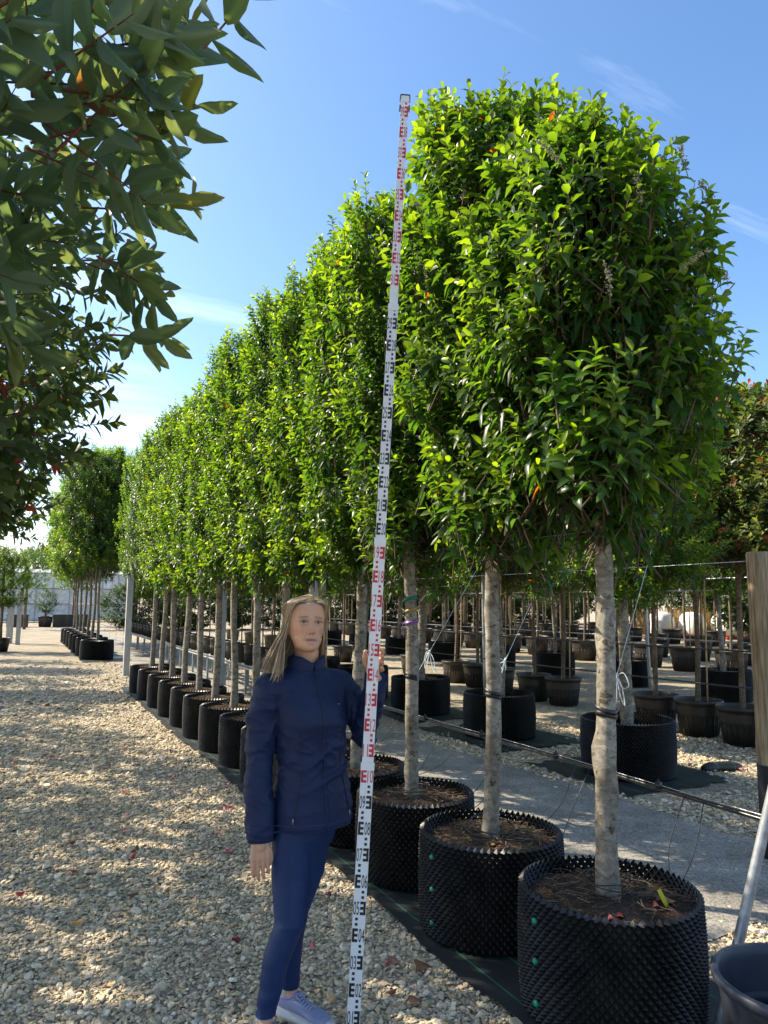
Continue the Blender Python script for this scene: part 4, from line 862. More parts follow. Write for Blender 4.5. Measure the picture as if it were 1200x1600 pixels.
# ------------------------------------------------------------ the woman
PER = empty('person', (1.1010, 3.0046, 0.012), R_(-20.12))
tag(PER, 'woman in navy jacket and leggings holding the survey staff, looking at the camera', 'person')
def cap(b, p0, r0, p1, r1, n=14, m=5):
    """tapered capsule"""
    p0, p1 = np.array(p0, float), np.array(p1, float); ax = unit(p1-p0); P = []; Rr = []
    for a in np.linspace(-math.pi/2, -0.05, m): P.append(p0+ax*r0*math.sin(a)); Rr.append(max(r0*math.cos(a), 1e-4))
    for a in np.linspace(0.05, math.pi/2, m): P.append(p1+ax*r1*math.sin(a)); Rr.append(max(r1*math.cos(a), 1e-4))
    P = np.array(P); T = ax; up = np.array([0, 0, 1.0]) if abs(T[2]) < 0.9 else np.array([1.0, 0, 0]); a_ = unit(np.cross(T, up)); b_ = np.cross(T, a_)
    th = np.arange(n)*2*math.pi/n; V = P[:, None] + (np.cos(th)[None, :, None]*a_ + np.sin(th)[None, :, None]*b_)*np.array(Rr)[:, None, None]
    N = len(P); i = np.arange(N-1)[:, None]*n; j = np.arange(n)[None]; k = (j+1) % n
    t = [[(x+1) % n, x, N*n] for x in range(n)] + [[(N-1)*n+x, (N-1)*n+(x+1) % n, N*n+1] for x in range(n)]
    b.add(np.vstack([V.reshape(-1, 3), P[0], P[-1]]), np.stack([i+j, i+k, i+n+k, i+n+j], -1).reshape(-1, 4), t)
def chain(b, pts, rad, n=14):
    for i in range(len(pts)-1): cap(b, pts[i], rad[i], pts[i+1], rad[i+1], n)
def loft(b, rings, n=40, power=2.2, cap_ends=True):
    """rings: (cx, cy, z, a, bfront, bback, theta)"""
    V = []; th = np.arange(n)*2*math.pi/n
    for cx, cy, z, a, bf, bb, t in rings:
        c, s = np.cos(th), np.sin(th); e = 2/power; x = a*np.sign(c)*np.abs(c)**e; y = np.where(s < 0, bf, bb)*np.sign(s)*np.abs(s)**e
        V.append(np.stack([cx + x*math.cos(t) - y*math.sin(t), cy + x*math.sin(t) + y*math.cos(t), np.full(n, z)], -1))
    N = len(V); V = np.vstack(V); i = np.arange(N-1)[:, None]*n; j = np.arange(n)[None]; k = (j+1) % n
    q = np.stack([i+j, i+k, i+n+k, i+n+j], -1).reshape(-1, 4); t = []
    if cap_ends:
        c0, c1 = V[:n].mean(0), V[-n:].mean(0); V = np.vstack([V, c0, c1]); t = [[(x+1) % n, x, N*n] for x in range(n)] + [[(N-1)*n+x, (N-1)*n+(x+1) % n, N*n+1] for x in range(n)]
    b.add(V, q, t)
def remesh(b, voxel, smooth_it=2, name='tmp', fac=0.5, dec=None):
    me = b.mesh(name); o = bpy.data.objects.new(name, me); COL.objects.link(o)
    m = o.modifiers.new('r', 'REMESH'); m.mode = 'VOXEL'; m.voxel_size = voxel; m.use_smooth_shade = True
    if smooth_it: s = o.modifiers.new('s', 'SMOOTH'); s.factor = fac; s.iterations = smooth_it
    if dec: d_ = o.modifiers.new('d', 'DECIMATE'); d_.ratio = dec
    bpy.context.view_layer.update(); dg = bpy.context.evaluated_depsgraph_get(); out = bpy.data.meshes.new_from_object(o.evaluated_get(dg))
    bpy.data.objects.remove(o); bpy.data.meshes.remove(me); out.name = name
    return out
def coords(me):
    a = np.zeros(len(me.vertices)*3, np.float32); me.vertices.foreach_get('co', a); return a.reshape(-1, 3)
def setcol(me, c):
    at = me.color_attributes.new('Col', 'FLOAT_COLOR', 'POINT'); k = np.ones((len(c), 4), np.float32); k[:, :3] = c; at.data.foreach_set('color', k.ravel())

TH_T = R_(24); TH_H = R_(13)
# head built in its own frame (x to picture right, -y forward), then placed
HC = np.array([0.046, -0.025, 1.606]); HP = R_(8)
def headmat():
    return Matrix.Translation(HC) @ Matrix.Scale(1.04, 4) @ Matrix.Rotation(TH_H, 4, 'Z') @ Matrix.Rotation(R_(2.5), 4, 'Y') @ Matrix.Rotation(-HP, 4, 'X')
HM = headmat(); HMn = np.array(HM); HMi = np.array(HM.inverted())
def to_head(P): return P @ HMi[:3, :3].T + HMi[:3, 3]
def from_head(P): return np.asarray(P) @ HMn[:3, :3].T + HMn[:3, 3]
prof = np.array([(-.116, .016, -.074, -.045), (-.110, .031, -.086, -.028), (-.096, .047, -.090, -.006), (-.075, .0575, -.088, .025), (-.050, .0645, -.087, .055), (-.025, .0695, -.086, .073), (0, .0725, -.085, .086), (.025, .0745, -.087, .093), (.05, .0745, -.087, .095), (.075, .070, -.079, .090), (.095, .058, -.063, .076), (.108, .040, -.042, .055), (.117, .012, -.014, .02)])
def head_geo(b):
    n = 96; zz = np.concatenate([np.linspace(-.116, -.10, 6)[:-1], np.linspace(-.10, .10, 81), np.linspace(.10, .117, 8)[1:]]); th = np.arange(n)*2*math.pi/n; V = []
    for z in zz:
        w, yf, yb = (np.interp(z, prof[:, 0], prof[:, k]) for k in (1, 2, 3)); yc = 0.010 if z > -.06 else -.012
        c, s = np.cos(th), np.sin(th); x = w*np.sign(c)*np.abs(c)**0.92; y = yc + np.where(s < 0, (yc-yf), (yb-yc))*np.sign(s)*np.abs(s)**0.92
        fr = np.clip(-s, 0, 1)**0.5; G = lambda x0, z0, sx_, sz_: np.exp(-((x-x0)/sx_)**2 - ((z-z0)/sz_)**2)
        dy = np.zeros(n)
        t = np.clip((0.020 - z)/0.060, 0, 1); amp = (0.004+0.018*t**1.3)*(1/(1+np.exp(-(z+0.0455)/0.0022)))*(1/(1+np.exp((z-0.022)/0.004)))
        dy -= amp*np.exp(-(x/(0.0075+0.004*t))**2)
        for sg in (-1, 1):
            dy -= 0.007*G(sg*0.0135, -.038, .0055, .006)          # nostril wings
            dy += 0.010*G(sg*0.030, 0.001, .0145, .0085)          # sockets
            dy -= 0.004*G(sg*0.030, 0.019, .018, .006)            # brow
            dy -= 0.006*G(sg*0.044, -.026, .016, .015)            # cheekbone
            dy += 0.0028*np.exp(-((x-sg*(0.020+0.25*(-0.040-z)))/.0035)**2)*np.exp(-((z+.055)/.016)**2)   # fold beside the mouth
            dy += 0.004*G(sg*0.046, -.070, .013, .018)
            dy -= 0.0045*G(sg*0.030, -.0005, .0125, .0062)        # lids
        dy += 0.003*G(0, 0.020, .012, .012)
        dy -= 0.005*G(0, -.0655, .019, .0040); dy -= 0.0055*G(0, -.0775, .016, .0048); dy += 0.0035*G(0, -.0710, .024, .0017)
        dy += 0.003*G(0, -.087, .018, .005); dy -= 0.006*G(0, -.102, .016, .010)
        V.append(np.stack([x, y+dy*fr, np.full(n, z)], -1))
    N = len(V); V = np.vstack(V); i = np.arange(N-1)[:, None]*n; j = np.arange(n)[None]; k = (j+1) % n
    q = np.stack([i+j, i+k, i+n+k, i+n+j], -1).reshape(-1, 4)
    V = np.vstack([V, V[:n].mean(0), V[-n:].mean(0)]); t = [[(x+1) % n, x, N*n] for x in range(n)] + [[(N-1)*n+x, (N-1)*n+(x+1) % n, N*n+1] for x in range(n)]
    b.add(from_head(V), q, t)
    for sg in (-1, 1):                                            # ears
        e = from_head([(sg*.070, .012, .018), (sg*.077, .020, .012), (sg*.076, .020, -.010), (sg*.071, .010, -.030)]); chain(b, e, [.006, .0075, .007, .0055], 8)
W_R = np.array((-0.125, -0.10, 0.755)); W_L = np.array((0.348, -0.085, 1.375)); E_R = np.array((-0.138, -0.055, 1.075)); E_L = np.array((0.312, 0.055, 1.125))
SH_R = np.array((-0.108, -0.070, 1.345)); SH_L = np.array((0.212, 0.075, 1.352))
bb = MB(); head_geo(bb)
chain(bb, [from_head((0, .018, -.055)), (0.050, 0.005, 1.50), (0.050, 0.010, 1.40)], [.054, .051, .060], 20)
loft(bb, [(0.06, 0, 1.40, .09, .06, .06, TH_T), (0.06, 0, 1.30, .13, .09, .08, TH_T), (.07, 0, 1.10, .125, .085, .08, TH_T), (.08, 0, .95, .14, .09, .09, TH_T), (.075, 0, .80, .13, .09, .095, TH_T)], 24)
chain(bb, [(0.05, 0, 1.38), SH_R, E_R, W_R], [.05, .046, .036, .026]); chain(bb, [(0.05, 0, 1.38), SH_L, E_L, W_L], [.05, .046, .036, .026])
LEG_R = [(0.005, -.03, .84), (-.002, -.06, .58), (.000, -.115, .42), (-.048, -.13, .30), (-.086, -.165, .10)]
LEG_L = [(.112, .035, .84), (.068, .03, .58), (.022, .025, .42), (.006, .03, .30), (.010, .035, .10)]
RL = [.085, .076, .059, .054, .036]
chain(bb, LEG_R, [r-.012 for r in RL[:4]]+[.031]); chain(bb, LEG_L, [r-.012 for r in RL[:4]]+[.031])
cap(bb, LEG_R[4], .031, (-.080, -.19, .06), .034); cap(bb, LEG_L[4], .031, (.03, .02, .06), .034)
def hand(b, wrist, palm_c, fdir, across, normal, curls, thumb, L=(.080, .090, .084, .066), rad=.0083):
    """palm, four fingers of different length with two bends, thumb leaving the side of the palm"""
    wrist, palm_c, fdir, across, normal = (np.array(v, float) for v in (wrist, palm_c, fdir, across, normal))
    fdir, across, normal = unit(fdir), unit(across), unit(normal)
    cap(b, wrist, .026, palm_c-fdir*.02, .024)
    for k in range(4):
        o = (k-1.5)*.0208; base = palm_c + fdir*(.032 - .004*abs(k-1.2)) + across*o
        chain(b, [palm_c-fdir*.035+across*o*.75, base], [.0135, .0115], 10)
        p = base; a = 0.0; pts = [p]
        for seg, cu in zip((.46, .31, .23), curls[k]):
            a += cu; d = fdir*math.cos(a) + normal*math.sin(a); p = p + d*L[k]*seg; pts.append(p)
        chain(b, pts, [rad*1.05, rad, rad*.92, rad*.78], 9)
    t = [np.array(v, float) for v in thumb]; chain(b, t, [.0135, .0105, .0095, .0082], 9)
# hanging right hand: back of the hand to the camera
fd = np.array((0.02, -0.10, -1.0)); ac = np.array((1.0, 0.25, 0.0)); nm = np.array((0.25, 1.0, 0.0))
pc = W_R + np.array((0.002, -.010, -.054))
hand(bb, W_R, pc, fd, ac, nm, [(0.12, 0.30, 0.25), (0.10, 0.25, 0.25), (0.10, 0.22, 0.2), (0.08, 0.18, 0.2)], [pc+np.array((.020, .006, .022)), pc+np.array((.040, .012, -.005)), pc+np.array((.044, .016, -.034)), pc+np.array((.040, .022, -.056))])
# left hand closed round the staff from behind
s_at = lambda z: np.array(PER.matrix_world.inverted() @ Vector((0, 0, 0)))  # replaced below
bpy.context.view_layer.update()
PI_ = PER.matrix_world.inverted()
def staff_local(z): return np.array(PI_ @ (S0 + (S1-S0)*(z/4.0)))
sc_ = staff_local(1.475); svx = unit(np.array((PI_.to_3x3() @ sx))); svy = unit(np.array((PI_.to_3x3() @ sy))); svz = unit(np.array((PI_.to_3x3() @ sz)))
pl = sc_ + svy*.043 - svz*.012 - svx*.002                       # palm centre behind the staff
hb = bb
cap(hb, W_L, .025, pl-svz*.035, .024)
for k in range(4):                                                # fingers wrap round the right hand side of the staff
    zo = svz*(.030 - k*.020); L = (.074, .083, .077, .060)[k]
    st = pl + svx*.018 + zo; p1 = sc_ + svx*(.036+.001*k) + svy*.022 + zo*1.0 + svz*(.010+.006*(3-k)*.5) - svz*.012; p2 = sc_ + svx*.0365 - svy*.004 + zo + svz*(.022-.002*k) - svz*.012; p3 = sc_ + svx*.0355 - svy*.020 + zo + svz*(.034-.004*k) - svz*.012
    chain(hb, [pl - svx*.016 + zo*.9, st], [.0135, .0115], 10); chain(hb, [st, p1, p2, p3], [.0098, .0092, .0085, .0072], 9)
chain(hb, [pl - svx*.014 - svz*.02, sc_ - svx*.034 + svy*.030 - svz*.005, sc_ - svx*.0365 + svy*.006 + svz*.020, sc_ - svx*.0355 - svy*.010 + svz*.040], [.0145, .0115, .0100, .0082], 9)
body = remesh(bb, 0.0027, 2, 'body', dec=0.25)
for p_ in body.polygons: p_.use_smooth = True
P = coords(body); H = to_head(P.astype(float)); x, y, z = H.T
skin = np.array((0.60, 0.335, 0.215)); c = np.tile(skin, (len(P), 1))
isf = (P[:, 2] > 1.45) & (y < 0.0)
def blend(mask, col): global c; mm = np.clip(mask, 0, 1)[:, None]; c = c*(1-mm) + np.array(col)*mm
G2 = lambda x0, z0, a, bq: np.exp(-((x-x0)/a)**2 - ((z-z0)/bq)**2)*isf
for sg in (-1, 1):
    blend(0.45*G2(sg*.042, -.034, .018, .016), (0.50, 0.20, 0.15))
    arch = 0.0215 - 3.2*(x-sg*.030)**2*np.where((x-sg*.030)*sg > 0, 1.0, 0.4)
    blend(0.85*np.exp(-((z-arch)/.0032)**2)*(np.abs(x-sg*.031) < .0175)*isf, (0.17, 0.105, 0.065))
    blend(0.55*G2(sg*.030, .010, .016, .0045), (0.33, 0.17, 0.125))  # shade of the eye sockets, above and below, painted into the skin
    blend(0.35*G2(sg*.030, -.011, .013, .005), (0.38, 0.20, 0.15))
    blend(0.9*np.exp(-((x-sg*.0065)/.0040)**2-((z+.0475)/.0028)**2)*isf, (0.10, 0.03, 0.025))  # nostril shading painted on as dark spots
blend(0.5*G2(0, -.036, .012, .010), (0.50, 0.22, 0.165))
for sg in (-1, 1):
    xl = sg*(.0185 + .36*np.clip(-.042-z, 0, .04)); blend(0.45*np.exp(-((x-xl)/.0022)**2)*((z < -.040) & (z > -.078))*isf, (0.33, 0.15, 0.105))  # folds beside the mouth darkened, crease shade painted into the skin
    blend(0.35*G2(sg*.027, -.0085, .010, .0022), (0.34, 0.17, 0.12)); blend(0.40*G2(sg*.014, .004, .006, .010), (0.38, 0.19, 0.135))  # under-eye and inner eye corner shade, also painted in
blend(0.35*G2(0, -.0885, .016, .003), (0.36, 0.17, 0.12)); blend(0.25*G2(0, .060, .045, .016), (0.64, 0.38, 0.26))  # shade below the lower lip painted in, forehead lighter
blend(0.85*np.exp(-(x/.024)**6)*np.exp(-((z+.0715)/.0072)**4)*isf, (0.43, 0.165, 0.14))
blend(0.9*np.exp(-(x/.0265)**6)*np.exp(-((z+.0712)/.0021)**2)*isf, (0.11, 0.03, 0.03))
blend(0.30*np.exp(-((P[:, 2]-1.47)/.03)**2)*(P[:, 2] > 1.3), (0.50, 0.20, 0.14))
hn = (P[:, 2] < 0.8) & (P[:, 2] > 0.5); blend(0.35*hn*np.exp(-((P[:, 2]-.60)/.04)**2), (0.48, 0.20, 0.15))
setcol(body, c); body.materials.append(vcol_mat('skin', 0.5, 0.35, 260, 0.12, 0.001, 0.12))
body_o = link('body', body, None, PER)
# eyes
M['eye'] = vcol_mat('eye', 0.15, 0.5)
for sg in (-1, 1):
    b = MB(); n = 20; Vv = []; cc = []; rings = np.linspace(0.0, 1.0, 9)
    for f in rings:
        for j in range(n):
            a = j*2*math.pi/n; ex, ez = .0140*f*math.cos(a), .0038*f*math.sin(a); Vv.append((sg*.0305+ex, -.0835+.006*f*f + abs(sg*ex if sg*ex > 0 else 0)*0.25, .0012+ez+0.05*ex*sg))
            di = math.hypot(ex+0.001, ez); cc.append((0.03, 0.035, 0.03) if di < .0028 else (0.10, 0.11, 0.09) if di < .0052 else (0.55, 0.50, 0.46) if f < .9 else (0.16, 0.08, 0.06))
    q = [[r*n+j, r*n+(j+1) % n, (r+1)*n+(j+1) % n, (r+1)*n+j] for r in range(8) for j in range(n)]
    b.add(from_head(np.array(Vv)), q, col=np.array(cc)); b.build('eye', M['eye'], body_o)
    b = MB(); pts = [(sg*.0305+sg*u*.0160, -.0850+.30*max(0, u)**2*.006+.0008, .0010+.0044*(1-u*u)+0.0008*u) for u in np.linspace(-1, 1.1, 12)]; b.tube(from_head(np.array(pts)), np.linspace(.0014, .0026, 12), 6, flat=0.8); b.build('eyelid', simple('lash%d' % sg, (0.06, 0.03, 0.02), (0.10, 0.055, 0.04), 40, 0.7, bstr=0), body_o)
    b = MB(); e = np.array((sg*.072, .006, -.040)); b.tube(from_head(np.array([e+np.array((0, .006*math.cos(a), .008*math.sin(a))) for a in np.linspace(0, 6.0, 14)])), .0014, 6); b.build('earring', simple('gold%d' % sg, (0.7, 0.5, 0.2), (0.8, 0.6, 0.3), 10, 0.25, 1.0, bstr=0), PER)
# hair: many locks flowing from a parting
g = np.random.default_rng(9); hb = MB(); PART = 0.016; NS = 15
def skull(az, z, off):
    w, yf, yb = (np.interp(z, prof[:, 0], prof[:, k]) for k in (1, 2, 3)); yc = 0.010
    s = math.cos(az); return np.array((math.sin(az)*(w+off), yc - s*((yc-yf if s > 0 else yb-yc)+off), z))
def lock(sg, az, ln_, off, r, col, fwd=0.0, out=0.0):
    wv, wp = g.uniform(.001, .0045), g.uniform(0, 6)
    y0 = np.interp(az, [0.9, 3.14], [-0.062, 0.075]) + g.normal(0, .008); zt = 0.120 - 8*(y0-0.012)**2*0.9
    p0 = np.array((PART + sg*.002, y0, zt + off*.4 + .003)); a1 = min(az, 3.1)
    a2_ = max(a1, 1.04 if sg < 0 else 1.12); a3_ = max(a1, 1.42 if sg < 0 else 1.58); p1 = skull(sg*a1*np.interp(az, [0.9, 1.6, 3.14], [0.72, 0.85, 1.0]), np.interp(az, [0.9, 1.6], [.084, .097]), off + .006); p2 = skull(sg*a2_, .058, off+.004); p3 = skull(sg*a3_, .0, off+.004)
    p4 = np.array((p3[0]*1.02 + sg*(.004+out*.3), p3[1]+.012+fwd*.2, -.060)); p5 = np.array((p3[0]*1.0 + sg*(.006+out*.7), p3[1]+.016+fwd*.7, -.120)); p6 = np.array((p3[0]*0.97 + sg*(.006+out*1.25) + g.normal(0, .006), p3[1]+.014+fwd*1.2+g.normal(0, .006), -.120-ln_))
    pts = catmull([p0, p1, p2, p3, p4, p5, p6], NS); pts += np.cumsum(g.normal(0, .0009, (NS, 3)), 0); tt_ = np.linspace(0, 1, NS); pts[:, 0] += wv*np.sin(tt_*9+wp)*tt_; pts[:, 1] += wv*np.cos(tt_*8+wp)*tt_
    rr = r*np.interp(np.linspace(0, 1, NS), [0, .1, .6, 1], [.6, 1, .9, .15]); hb.tube(from_head(pts), rr, 4, False, col=col, flat=0.6)
pal = np.array([(0.42, 0.29, 0.16), (0.56, 0.42, 0.26), (0.27, 0.18, 0.10), (0.66, 0.55, 0.40), (0.33, 0.23, 0.13), (0.16, 0.10, 0.06)])
for k in range(1350):
    sg = -1 if g.random() < 0.55 else 1; az = 0.98 + (math.pi-0.98)*g.random()**1.1; col = pal[g.choice(6, p=[.26, .24, .18, .12, .12, .08])]*g.uniform(.8, 1.15)
    front = np.clip((2.0-az)/1.0, 0, 1)
    if sg < 0: lock(sg, az, g.uniform(.015, .095)+.025*front, g.uniform(.002, .018), g.uniform(.0012, .0038), col, fwd=0.012-.02*front, out=0.015+0.060*g.random()**1.3)
    else: lock(sg, az, g.uniform(.015, .065), g.uniform(.001, .012), g.uniform(.0012, .0035), col, fwd=.012, out=0.004-0.008*g.random())
for k in range(60):                                               # long locks lying over the front of the right shoulder
    p = skull(-1.55, .02, .010); e = np.array((-.105-.05*g.random(), -.055+g.normal(0, .01), -.185-.06*g.random()))
    pts = catmull([skull(-1.2, .085, .008), p, p+np.array((-.010, .004, -.06)), p*0.5+e*0.5+np.array((.004, .012, 0.0)), e*.8+p*.2+np.array((0, -.006, -.01)), e], 20)
    hb.tube(from_head(pts), np.linspace(.0028, .0006, 20), 5, col=pal[g.integers(0, 5)]*g.uniform(.85, 1.15), flat=.6)
M['hair'] = vcol_mat('hair', 0.42, 0.5)
hair = hb.build('hair', M['hair'], PER)
sb = MB()                                                         # scalp under the locks
V = []; q = []; naz = 40; zs_ = np.linspace(-.05, .117, 18)
for zz in zs_:
    for j in range(naz):
        az = np.interp(j, [0, naz-1], [-math.pi*1.0, math.pi*1.0]); lim = np.interp(zz, [-.05, .03, .07, .088], [1.75, 1.42, 0.85, 0.0]); a = az if abs(az) > lim else math.copysign(lim, az)
        V.append(skull(a, zz, .004))
q = [[r*naz+j, r*naz+j+1, (r+1)*naz+j+1, (r+1)*naz+j] for r in range(17) for j in range(naz-1) if not (j == naz//2-1 and zs_[r] < .085)]
sb.add(from_head(np.array(V)), q, col=(0.17, 0.12, 0.075)); sb.build('scalp', M['hair'], hair)

# clothing
M['navy'] = simple('navy_softshell', (0.0045, 0.013, 0.050), (0.0075, 0.019, 0.068), 9, 0.62, bstr=0.25, bdist=0.003, spec=0.3)
M['tights'] = simple('navy_leggings', (0.0042, 0.020, 0.078), (0.007, 0.028, 0.102), 12, 0.55, bstr=0.1, bdist=0.002, spec=0.3)
M['zip'] = simple('dark_zip', (0.006, 0.010, 0.030), (0.010, 0.014, 0.04), 60, 0.4, bstr=0.2)
M['seam'] = simple('seam', (0.014, 0.030, 0.11), (0.020, 0.038, 0.13), 60, 0.6, bstr=0.2)
JR = [(.087, 0, .770, .170, .128, .128, TH_T), (.087, 0, .785, .174, .131, .132, TH_T), (.086, 0, .85, .172, .130, .130, TH_T), (.083, 0, .95, .160, .122, .120, TH_T), (.080, 0, 1.035, .150, .116, .110, TH_T), (.074, 0, 1.12, .156, .128, .110, TH_T), (.066, 0, 1.20, .166, .148, .112, TH_T), (.060, 0, 1.27, .170, .140, .110, TH_T), (.055, 0, 1.33, .166, .112, .104, TH_T), (.052, 0, 1.375, .140, .092, .092, TH_T), (.050, 0, 1.405, .105, .080, .080, TH_T), (.050, 0, 1.43, .078, .070, .072, TH_T)]
jb = MB(); loft(jb, JR, 48, 2.25)
CU_R = W_R + np.array((.0, .004, -.018)); CU_L = W_L + (W_L-E_L)/np.linalg.norm(W_L-E_L)*.012
def sleeve(b, pts, rad):
    chain(b, pts, rad, 18)
sleeve(jb, [(.0, -.035, 1.335), SH_R+[0, 0, -.01], SH_R*.5+E_R*.5+[-.012, 0, 0], E_R, E_R*.5+W_R*.5+[-.004, 0, 0]], [.078, .068, .064, .060, .056])
sleeve(jb, [(.11, .035, 1.345), SH_L+[-.006, 0, -.012], SH_L*.5+E_L*.5+[.006, 0, 0], E_L, E_L*.5+W_L*.5], [.078, .066, .061, .056, .053])
def cuff_tube(b, p, q_, r0, r1, n=26):
    b.tube([np.array(p)*(1-t)+np.array(q_)*t for t in np.linspace(0, 1, 6)], np.linspace(r0, r1, 6), n)
cuff_tube(jb, E_R*.5+W_R*.5+np.array([-.004, 0, 0]), CU_R, .0555, .0495); cuff_tube(jb, E_L*.5+W_L*.5, CU_L, .0525, .047)
jk = remesh(jb, 0.0060, 5, 'jacket', 0.6)
P = coords(jk).astype(float)
def nrm(me):
    a = np.zeros(len(me.vertices)*3, np.float32); me.vertices.foreach_get('normal', a); return a.reshape(-1, 3)
N = nrm(jk); disp = np.zeros(len(P))
for i, p in enumerate(P):
    q_ = Vector((p[0]*5.0+p[2]*3.0, p[1]*5, p[2]*9.0 - p[0]*5)); a = mnoise.noise(q_)
    fold = (1-abs(a)*2.4); fold = max(0, fold)**2
    q2 = Vector((p[0]*11-p[2]*6, p[1]*11+3, p[2]*22+p[0]*9)); a2 = mnoise.noise(q2); f2 = max(0, 1-abs(a2)*2.6)**2
    waist = math.exp(-((p[2]-1.04)/.10)**2); arm = 1.0 if (p[0] < -.075 or p[0] > .25) else 0.35+0.9*waist
    disp[i] = arm*(0.0100*fold + 0.0050*f2) + 0.004*mnoise.noise(Vector((p[0]*3, p[1]*3, p[2]*3)))
P = P + N*(disp-0.003)[:, None]; jk.vertices.foreach_set('co', P.astype(np.float32).ravel()); jk.update(); jk.materials.append(M['navy'])
jacket = link('jacket', jk, None, PER)
bvh = BVHTree.FromPolygons([Vector(v) for v in P], [list(p.vertices) for p in jk.polygons])
def on_jacket(pt, direction, off=0.001):
    d = Vector(direction).normalized(); h = bvh.ray_cast(Vector(pt) - d*0.6, d); 
    return None if h[0] is None else np.array(h[0] + h[1]*off)
fT = np.array((math.sin(TH_T), -math.cos(TH_T), 0)); uT = np.array((math.cos(TH_T), math.sin(TH_T), 0))
def strip(name, path, r, mat, parent, flat=0.45, off=0.0012, dirn=None):
    pts = [on_jacket(p, dirn if dirn is not None else -fT, off) for p in path]; pts = [p for p in pts if p is not None]
    if len(pts) < 3: return
    P2 = np.array(pts)
    for _ in range(3): P2[1:-1] = P2[1:-1]*.5 + (P2[:-2]+P2[2:])*.25
    b = MB(); b.tube(P2, r, 6, flat=flat); return b.build(name, mat, parent)
cz = np.linspace(.775, 1.42, 40); ctr = lambda z: np.array([np.interp(z, [.77, 1.04, 1.2, 1.42], [.087, .080, .066, .050]), 0, z])
strip('zip', [ctr(z) for z in cz], .0035, M['zip'], jacket); strip('zip_flap_seam', [ctr(z)+uT*.018 for z in cz], .0014, M['seam'], jacket); strip('zip_flap_seam', [ctr(z)-uT*.014 for z in cz], .0014, M['seam'], jacket)
for sg in (-1, 1):
    strip('pocket_zip', [ctr(z)+uT*sg*np.interp(z, [.83, .98], [.128, .096]) for z in np.linspace(.83, .98, 16)], .0035, M['zip'], jacket)
    strip('princess_seam', [ctr(z)+uT*sg*np.interp(z, [.99, 1.05, 1.22], [.095, .088, .105]) for z in np.linspace(.99, 1.20, 20)], .0013, M['zip'], jacket)
    o = on_jacket(ctr(.832)+uT*sg*.128, -fT, .004)
    if o is not None: b = MB(); b.tube([o, o+np.array((0, 0, -.022))], [.003, .002], 6); b.build('zip_pull', M['galv'], jacket)
def hoop(name, pts_fn, r, mat, parent):
    b = MB(); b.tube(np.array(pts_fn), r, 6, caps=False); return b.build(name, mat, parent)
for zz, r in ((.800, .0014), (.775, .004)):
    ring = []
    for a in np.linspace(0, 2*math.pi, 60):
        d = np.array((math.cos(a), math.sin(a), 0)); o = bvh.ray_cast(Vector(ctr(zz)+d*.5), Vector(-d))
        if o[0] is not None: ring.append(np.array(o[0])+d*.0006)
    if len(ring) > 10: hoop('hem_seam', ring, r, M['seam'] if r < .002 else M['navy'], jacket)
for C_, A_, r in ((CU_R, unit(CU_R-E_R), .0505), (CU_L, unit(CU_L-E_L), .048)):
    a_ = unit(np.cross(A_, (1, 0.1, 0))); b_ = np.cross(A_, a_)
    for k, (o, rr, rad) in enumerate(((0.0, r-.001, .0035), (-.030, r+.003, .0013))): hoop('cuff_seam', [C_+A_*o+(a_*math.cos(t)+b_*math.sin(t))*rr for t in np.linspace(0, 2*math.pi, 40)], rad, M['navy'] if k == 0 else M['seam'], jacket)
cb_ = MB(); n = 48; rings = []                                    # stand collar, slightly open at the zip
for f, (dr, dz_) in enumerate(((0.0, 0.0), (.004, .016), (.004, .034), (.002, .043), (-.004, .043), (-.006, .03), (-.006, .0))):
    R3 = []
    for j in range(n+1):
        a = -math.pi/2 + 0.05 + (2*math.pi-0.10)*j/n; ra, rb_ = .082-.12*dz_+dr, .078-.05*dz_+dr
        lift = 0.012*math.cos(a+math.pi/2) ; front = math.exp(-((abs((a+math.pi/2+math.pi) % (2*math.pi)-math.pi))/.5)**2)
        p = np.array((.050, .0, 1.418+dz_-0.010*front+.010*(1-front)*(dz_ > 0))) + uT*ra*math.cos(a) - fT*(rb_*math.sin(a)) ; R3.append(p + np.array((0, 0, 0.004*math.sin(3*a+f))))
    rings.append(R3)
V = np.vstack(rings); q = [[r*(n+1)+j, r*(n+1)+j+1, (r+1)*(n+1)+j+1, (r+1)*(n+1)+j] for r in range(6) for j in range(n)]
cb_.add(V, q); cb_.build('collar', M['navy'], jacket)
o = on_jacket(ctr(1.275)+uT*.085, -fT, .0015)
if o is not None: b = MB(); b.box(o, (.011, .002, .003)); b.build('chest_mark', M['galv'], jacket)
tb = MB()
chain(tb, LEG_R, [r for r in RL], 20); chain(tb, LEG_L, [r for r in RL], 20)
loft(tb, [(.052, 0, .62, .085, .055, .06, R_(32)), (.058, 0, .72, .135, .095, .10, R_(30)), (.062, 0, .80, .140, .10, .11, R_(28)), (.075, 0, .90, .135, .095, .10, TH_T)], 32)
tm = remesh(tb, 0.006, 8, 'leggings', 0.6); P = coords(tm).astype(float); N = nrm(tm)
dd = np.array([0.002*max(0, mnoise.noise(Vector((p[0]*6, p[1]*6, p[2]*34))))*(1+2.5*math.exp(-((p[2]-.15)/.05)**2)+2*math.exp(-((p[2]-.43)/.04)**2)) for p in P])
P = P + N*dd[:, None]; tm.vertices.foreach_set('co', P.astype(np.float32).ravel()); tm.update()
bm = bmesh.new(); bm.from_mesh(tm); bmesh.ops.bisect_plane(bm, geom=bm.verts[:]+bm.edges[:]+bm.faces[:], plane_co=(0, 0, .113), plane_no=(0, 0, 1), clear_inner=True); bm.to_mesh(tm); bm.free()
tm.materials.append(M['tights']); tights = link('leggings', tm, None, PER)
